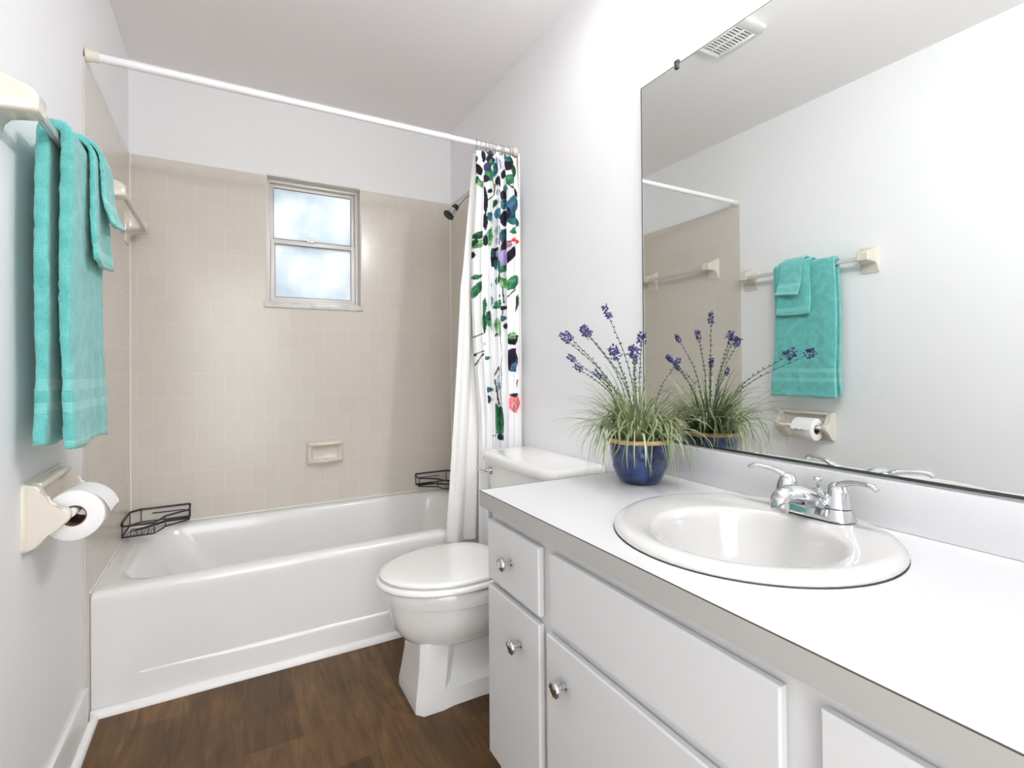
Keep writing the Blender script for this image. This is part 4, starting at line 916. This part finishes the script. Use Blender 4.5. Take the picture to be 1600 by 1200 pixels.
def colored(name, verts, faces, cols, m, parent):
    me = bpy.data.meshes.new(name); off = rootloc(parent)
    me.from_pydata([Vector(v) - off for v in verts], [], faces); a = me.color_attributes.new('Print', 'FLOAT_COLOR', 'POINT')
    a.data.foreach_set('color', np.array([(*c, 1) for c in cols], dtype=np.float32).ravel()); me.shade_smooth(); me.materials.append(m)
    o = bpy.data.objects.new(name, me); COL.objects.link(o); o.parent = parent; return o
rnd = random.Random(21)
V_, F_, C_ = [], [], []
zt = CZ1 + 0.10
for b_i in range(360):
    a = rnd.uniform(0, 2 * PI); r0 = 0.05 * math.sqrt(rnd.random()); droop = rnd.random()
    ln = rnd.uniform(0.14, 0.27); tilt = rnd.uniform(0.15, 1.15) if droop < 0.72 else rnd.uniform(0.9, 1.35)
    x, y, z = PX + r0 * math.cos(a), PY + r0 * math.sin(a), zt
    dirx, diry = math.cos(a + rnd.uniform(-0.5, 0.5)), math.sin(a + rnd.uniform(-0.5, 0.5))
    th = PI / 2 - tilt * 0.55; curve = rnd.uniform(0.4, 1.5) * (1.6 if droop > 0.72 else 0.8); wd_ = rnd.uniform(0.0016, 0.0034)
    g = rnd.random(); c1 = np.array((0.12, 0.18, 0.07)) * (1 - g) + np.array((0.46, 0.51, 0.29)) * g
    ns = 9; base = len(V_); ok = True; pts = []
    for k in range(ns + 1):
        pts.append((x, y, z, th)); st = ln / ns
        x += dirx * math.cos(th) * st; y += diry * math.cos(th) * st; z += math.sin(th) * st; th -= curve * 2.2 / ns * (0.4 + k / ns)
    if any(p[0] > W - 0.012 or (p[0] > 1.497 and p[2] < 0.862) or p[2] < CZ1 + 0.004 for p in pts): continue
    if any(math.hypot(p[0] - PX, p[1] - PY) < 0.105 and math.hypot(p[0] - PX, p[1] - PY) > 0.07 and p[2] < CZ1 + 0.128 for p in pts): continue
    sxv, syv = -diry, dirx
    for k, (x, y, z, th) in enumerate(pts):
        w_ = wd_ * (1 - (k / ns) ** 2.2) + 0.0002
        V_ += [(x - sxv * w_, y - syv * w_, z + w_ * 0.4), (x + 0.0, y, z), (x + sxv * w_, y + syv * w_, z + w_ * 0.4)]
        cc = c1 * (0.75 + 0.5 * k / ns); C_ += [cc, cc * 0.85, cc]
        if k:
            q = base + (k - 1) * 3; F_ += [(q, q + 1, q + 4, q + 3), (q + 1, q + 2, q + 5, q + 4)]
for b_i in range(64):                              # long blades arching over the rim and hanging down the pot
    a = rnd.uniform(0, 2 * PI); a2 = a + rnd.uniform(-0.5, 0.5); R1 = rnd.uniform(0.100, 0.150); zd = rnd.uniform(0.012, 0.10)
    def Q(r, an, z): return Vector((PX + r * math.cos(an), PY + r * math.sin(an), CZ1 + z))
    pts = smooth_path([Q(0.03 + rnd.random() * 0.03, a, 0.10), Q(0.058, a, rnd.uniform(0.15, 0.20)), Q(R1 * 0.86, (a + a2) / 2, rnd.uniform(0.145, 0.185)), Q(R1 * 1.06, a2, 0.118), Q(R1 * 1.17 + rnd.uniform(0, 0.02), a2 + rnd.uniform(-0.15, 0.15), zd)], 5)
    if any(p.x > W - 0.012 or (p.x > 1.497 and p.z < 0.862) for p in pts): continue
    wd_ = rnd.uniform(0.0015, 0.0027); c1 = np.array((0.26, 0.33, 0.16)) * rnd.uniform(0.7, 1.5); base = len(V_); n_p = len(pts) - 1
    for k, p in enumerate(pts):
        t_ = (pts[min(k + 1, n_p)] - pts[max(k - 1, 0)]).normalized(); s_v = t_.cross(Vector((0, 0, 1))); s_v = s_v.normalized() if s_v.length > 1e-4 else Vector((1, 0, 0))
        n_v = s_v.cross(t_); w_ = wd_ * (1 - (k / n_p) ** 2.5) + 0.0002
        V_ += [p - s_v * w_ + n_v * w_ * 0.4, p, p + s_v * w_ + n_v * w_ * 0.4]; C_ += [c1, c1 * 0.8, c1]
        if k:
            q = base + (k - 1) * 3; F_ += [(q, q + 1, q + 4, q + 3), (q + 1, q + 2, q + 5, q + 4)]
gr = colored('grass_foliage', V_, F_, C_, M['grass'], pl)

def octa(V, F, C, c, ax, l, w, col):
    ax = Vector(ax).normalized(); s = ax.cross(Vector((0.3, 0.9, 0.2))).normalized(); u = ax.cross(s)
    q = len(V); c = Vector(c)
    V += [c, c + ax * l * 0.5 + s * w, c + ax * l * 0.5 + u * w, c + ax * l * 0.5 - s * w, c + ax * l * 0.5 - u * w, c + ax * l]
    for k in range(4):
        F.append((q, q + 1 + k, q + 1 + (k + 1) % 4)); F.append((q + 5, q + 1 + (k + 1) % 4, q + 1 + k))
    C += [col] * 6
# stems: tip offset from the pot centre (x, y, z above counter), head size
STM = [((-0.21, 0.056, 0.398), 1.1, 'n'), ((-0.151, 0.041, 0.416), 1.3, 'p'), ((-0.071, 0.049, 0.473), 1.2, 'n'), ((-0.20, -0.133, 0.354), 1.5, 'p'), ((-0.196, -0.193, 0.353), 1.3, 'p'),
       ((-0.068, 0.189, 0.316), 0.9, 'n'), ((-0.067, 0.223, 0.346), 1.0, 'n'), ((-0.091, 0.205, 0.415), 1.0, 'n'), ((-0.091, 0.118, 0.421), 1.2, 'n'), ((-0.04, -0.055, 0.395), 1.2, 'p'), ((0.075, -0.07, 0.33), 0.7, 'n'), ((0.07, 0.09, 0.34), 0.7, 'n'), ((-0.12, 0.03, 0.30), 0.8, 'n')]
for (tx, ty, tz), hs, kd in STM:
    tip = Vector((PX + tx, PY + ty, CZ1 + tz)); b0_ = Vector((PX + tx * 0.12 + rnd.uniform(-0.02, 0.02), PY + ty * 0.12 + rnd.uniform(-0.02, 0.02), zt))
    mid = (b0_ + tip) / 2 + Vector((-tx * 0.15, -ty * 0.18, 0.025)); path = smooth_path([b0_, mid, tip], 10)
    bm = bmesh.new(); tube(bm, path, [0.0017 - 0.0008 * i / (len(path) - 1) for i in range(len(path))], 6)
    st = obj('lavender_stem', bm, M['stem'], pl)
    Vb, Fb, Cb = [], [], []
    for i in range(4, len(path) - 2):              # small leaflets and buds up the stem
        d_ = (path[i + 1] - path[i]).normalized()
        for q in range(3):
            an = rnd.uniform(0, 2 * PI); o_v = Vector((math.cos(an), math.sin(an), 0.3)); col = (0.10, 0.15, 0.12) if rnd.random() < 0.65 else (0.10, 0.09, 0.22)
            octa(Vb, Fb, Cb, path[i], o_v + d_, rnd.uniform(0.005, 0.011), 0.0020, col)
    colored('leaflets', Vb, Fb, Cb, M['flower'], st)
    Vb, Fb, Cb = [], [], []
    d_ = (path[-1] - path[-4]).normalized(); n_ = int(60 * hs); hl = 0.034 * hs if kd == 'n' else 0.024 * hs
    for q in range(n_):
        t_ = rnd.random(); an = rnd.uniform(0, 2 * PI); rad = (0.0068 if kd == 'n' else 0.0115) * hs * (1 - 0.4 * t_)
        side = d_.cross(Vector((math.cos(an), math.sin(an), 0.15))).normalized()
        c = tip + d_ * (t_ - 0.55) * hl + side * rad * rnd.uniform(0.2, 0.8)
        g = rnd.random(); col = (0.035, 0.03, 0.12) if g < 0.55 else ((0.075, 0.06, 0.27) if g < 0.82 else ((0.20, 0.17, 0.46) if g < 0.93 else (0.10, 0.17, 0.10)))
        octa(Vb, Fb, Cb, c, side + d_ * rnd.uniform(0.0, 0.7), rnd.uniform(0.005, 0.009), 0.0022, col)
    colored('flower_head', Vb, Fb, Cb, M['flower'], st)

# ---------------------------------------------------------------- daylight helpers: sky portals in the window and the doorway
pw = light('window_portal', 'AREA', (0.775, 0.135, 1.72), 1.0, shape='RECTANGLE', size=0.46, rot=(math.radians(-90), 0, 0)); pw.data.size_y = 0.64; pw.data.cycles.is_portal = True
pd = light('door_portal', 'AREA', (0.45, YF - 0.098, 1.015), 1.0, shape='RECTANGLE', size=0.78, rot=(math.radians(90), 0, 0)); pd.data.size_y = 2.03; pd.data.cycles.is_portal = True
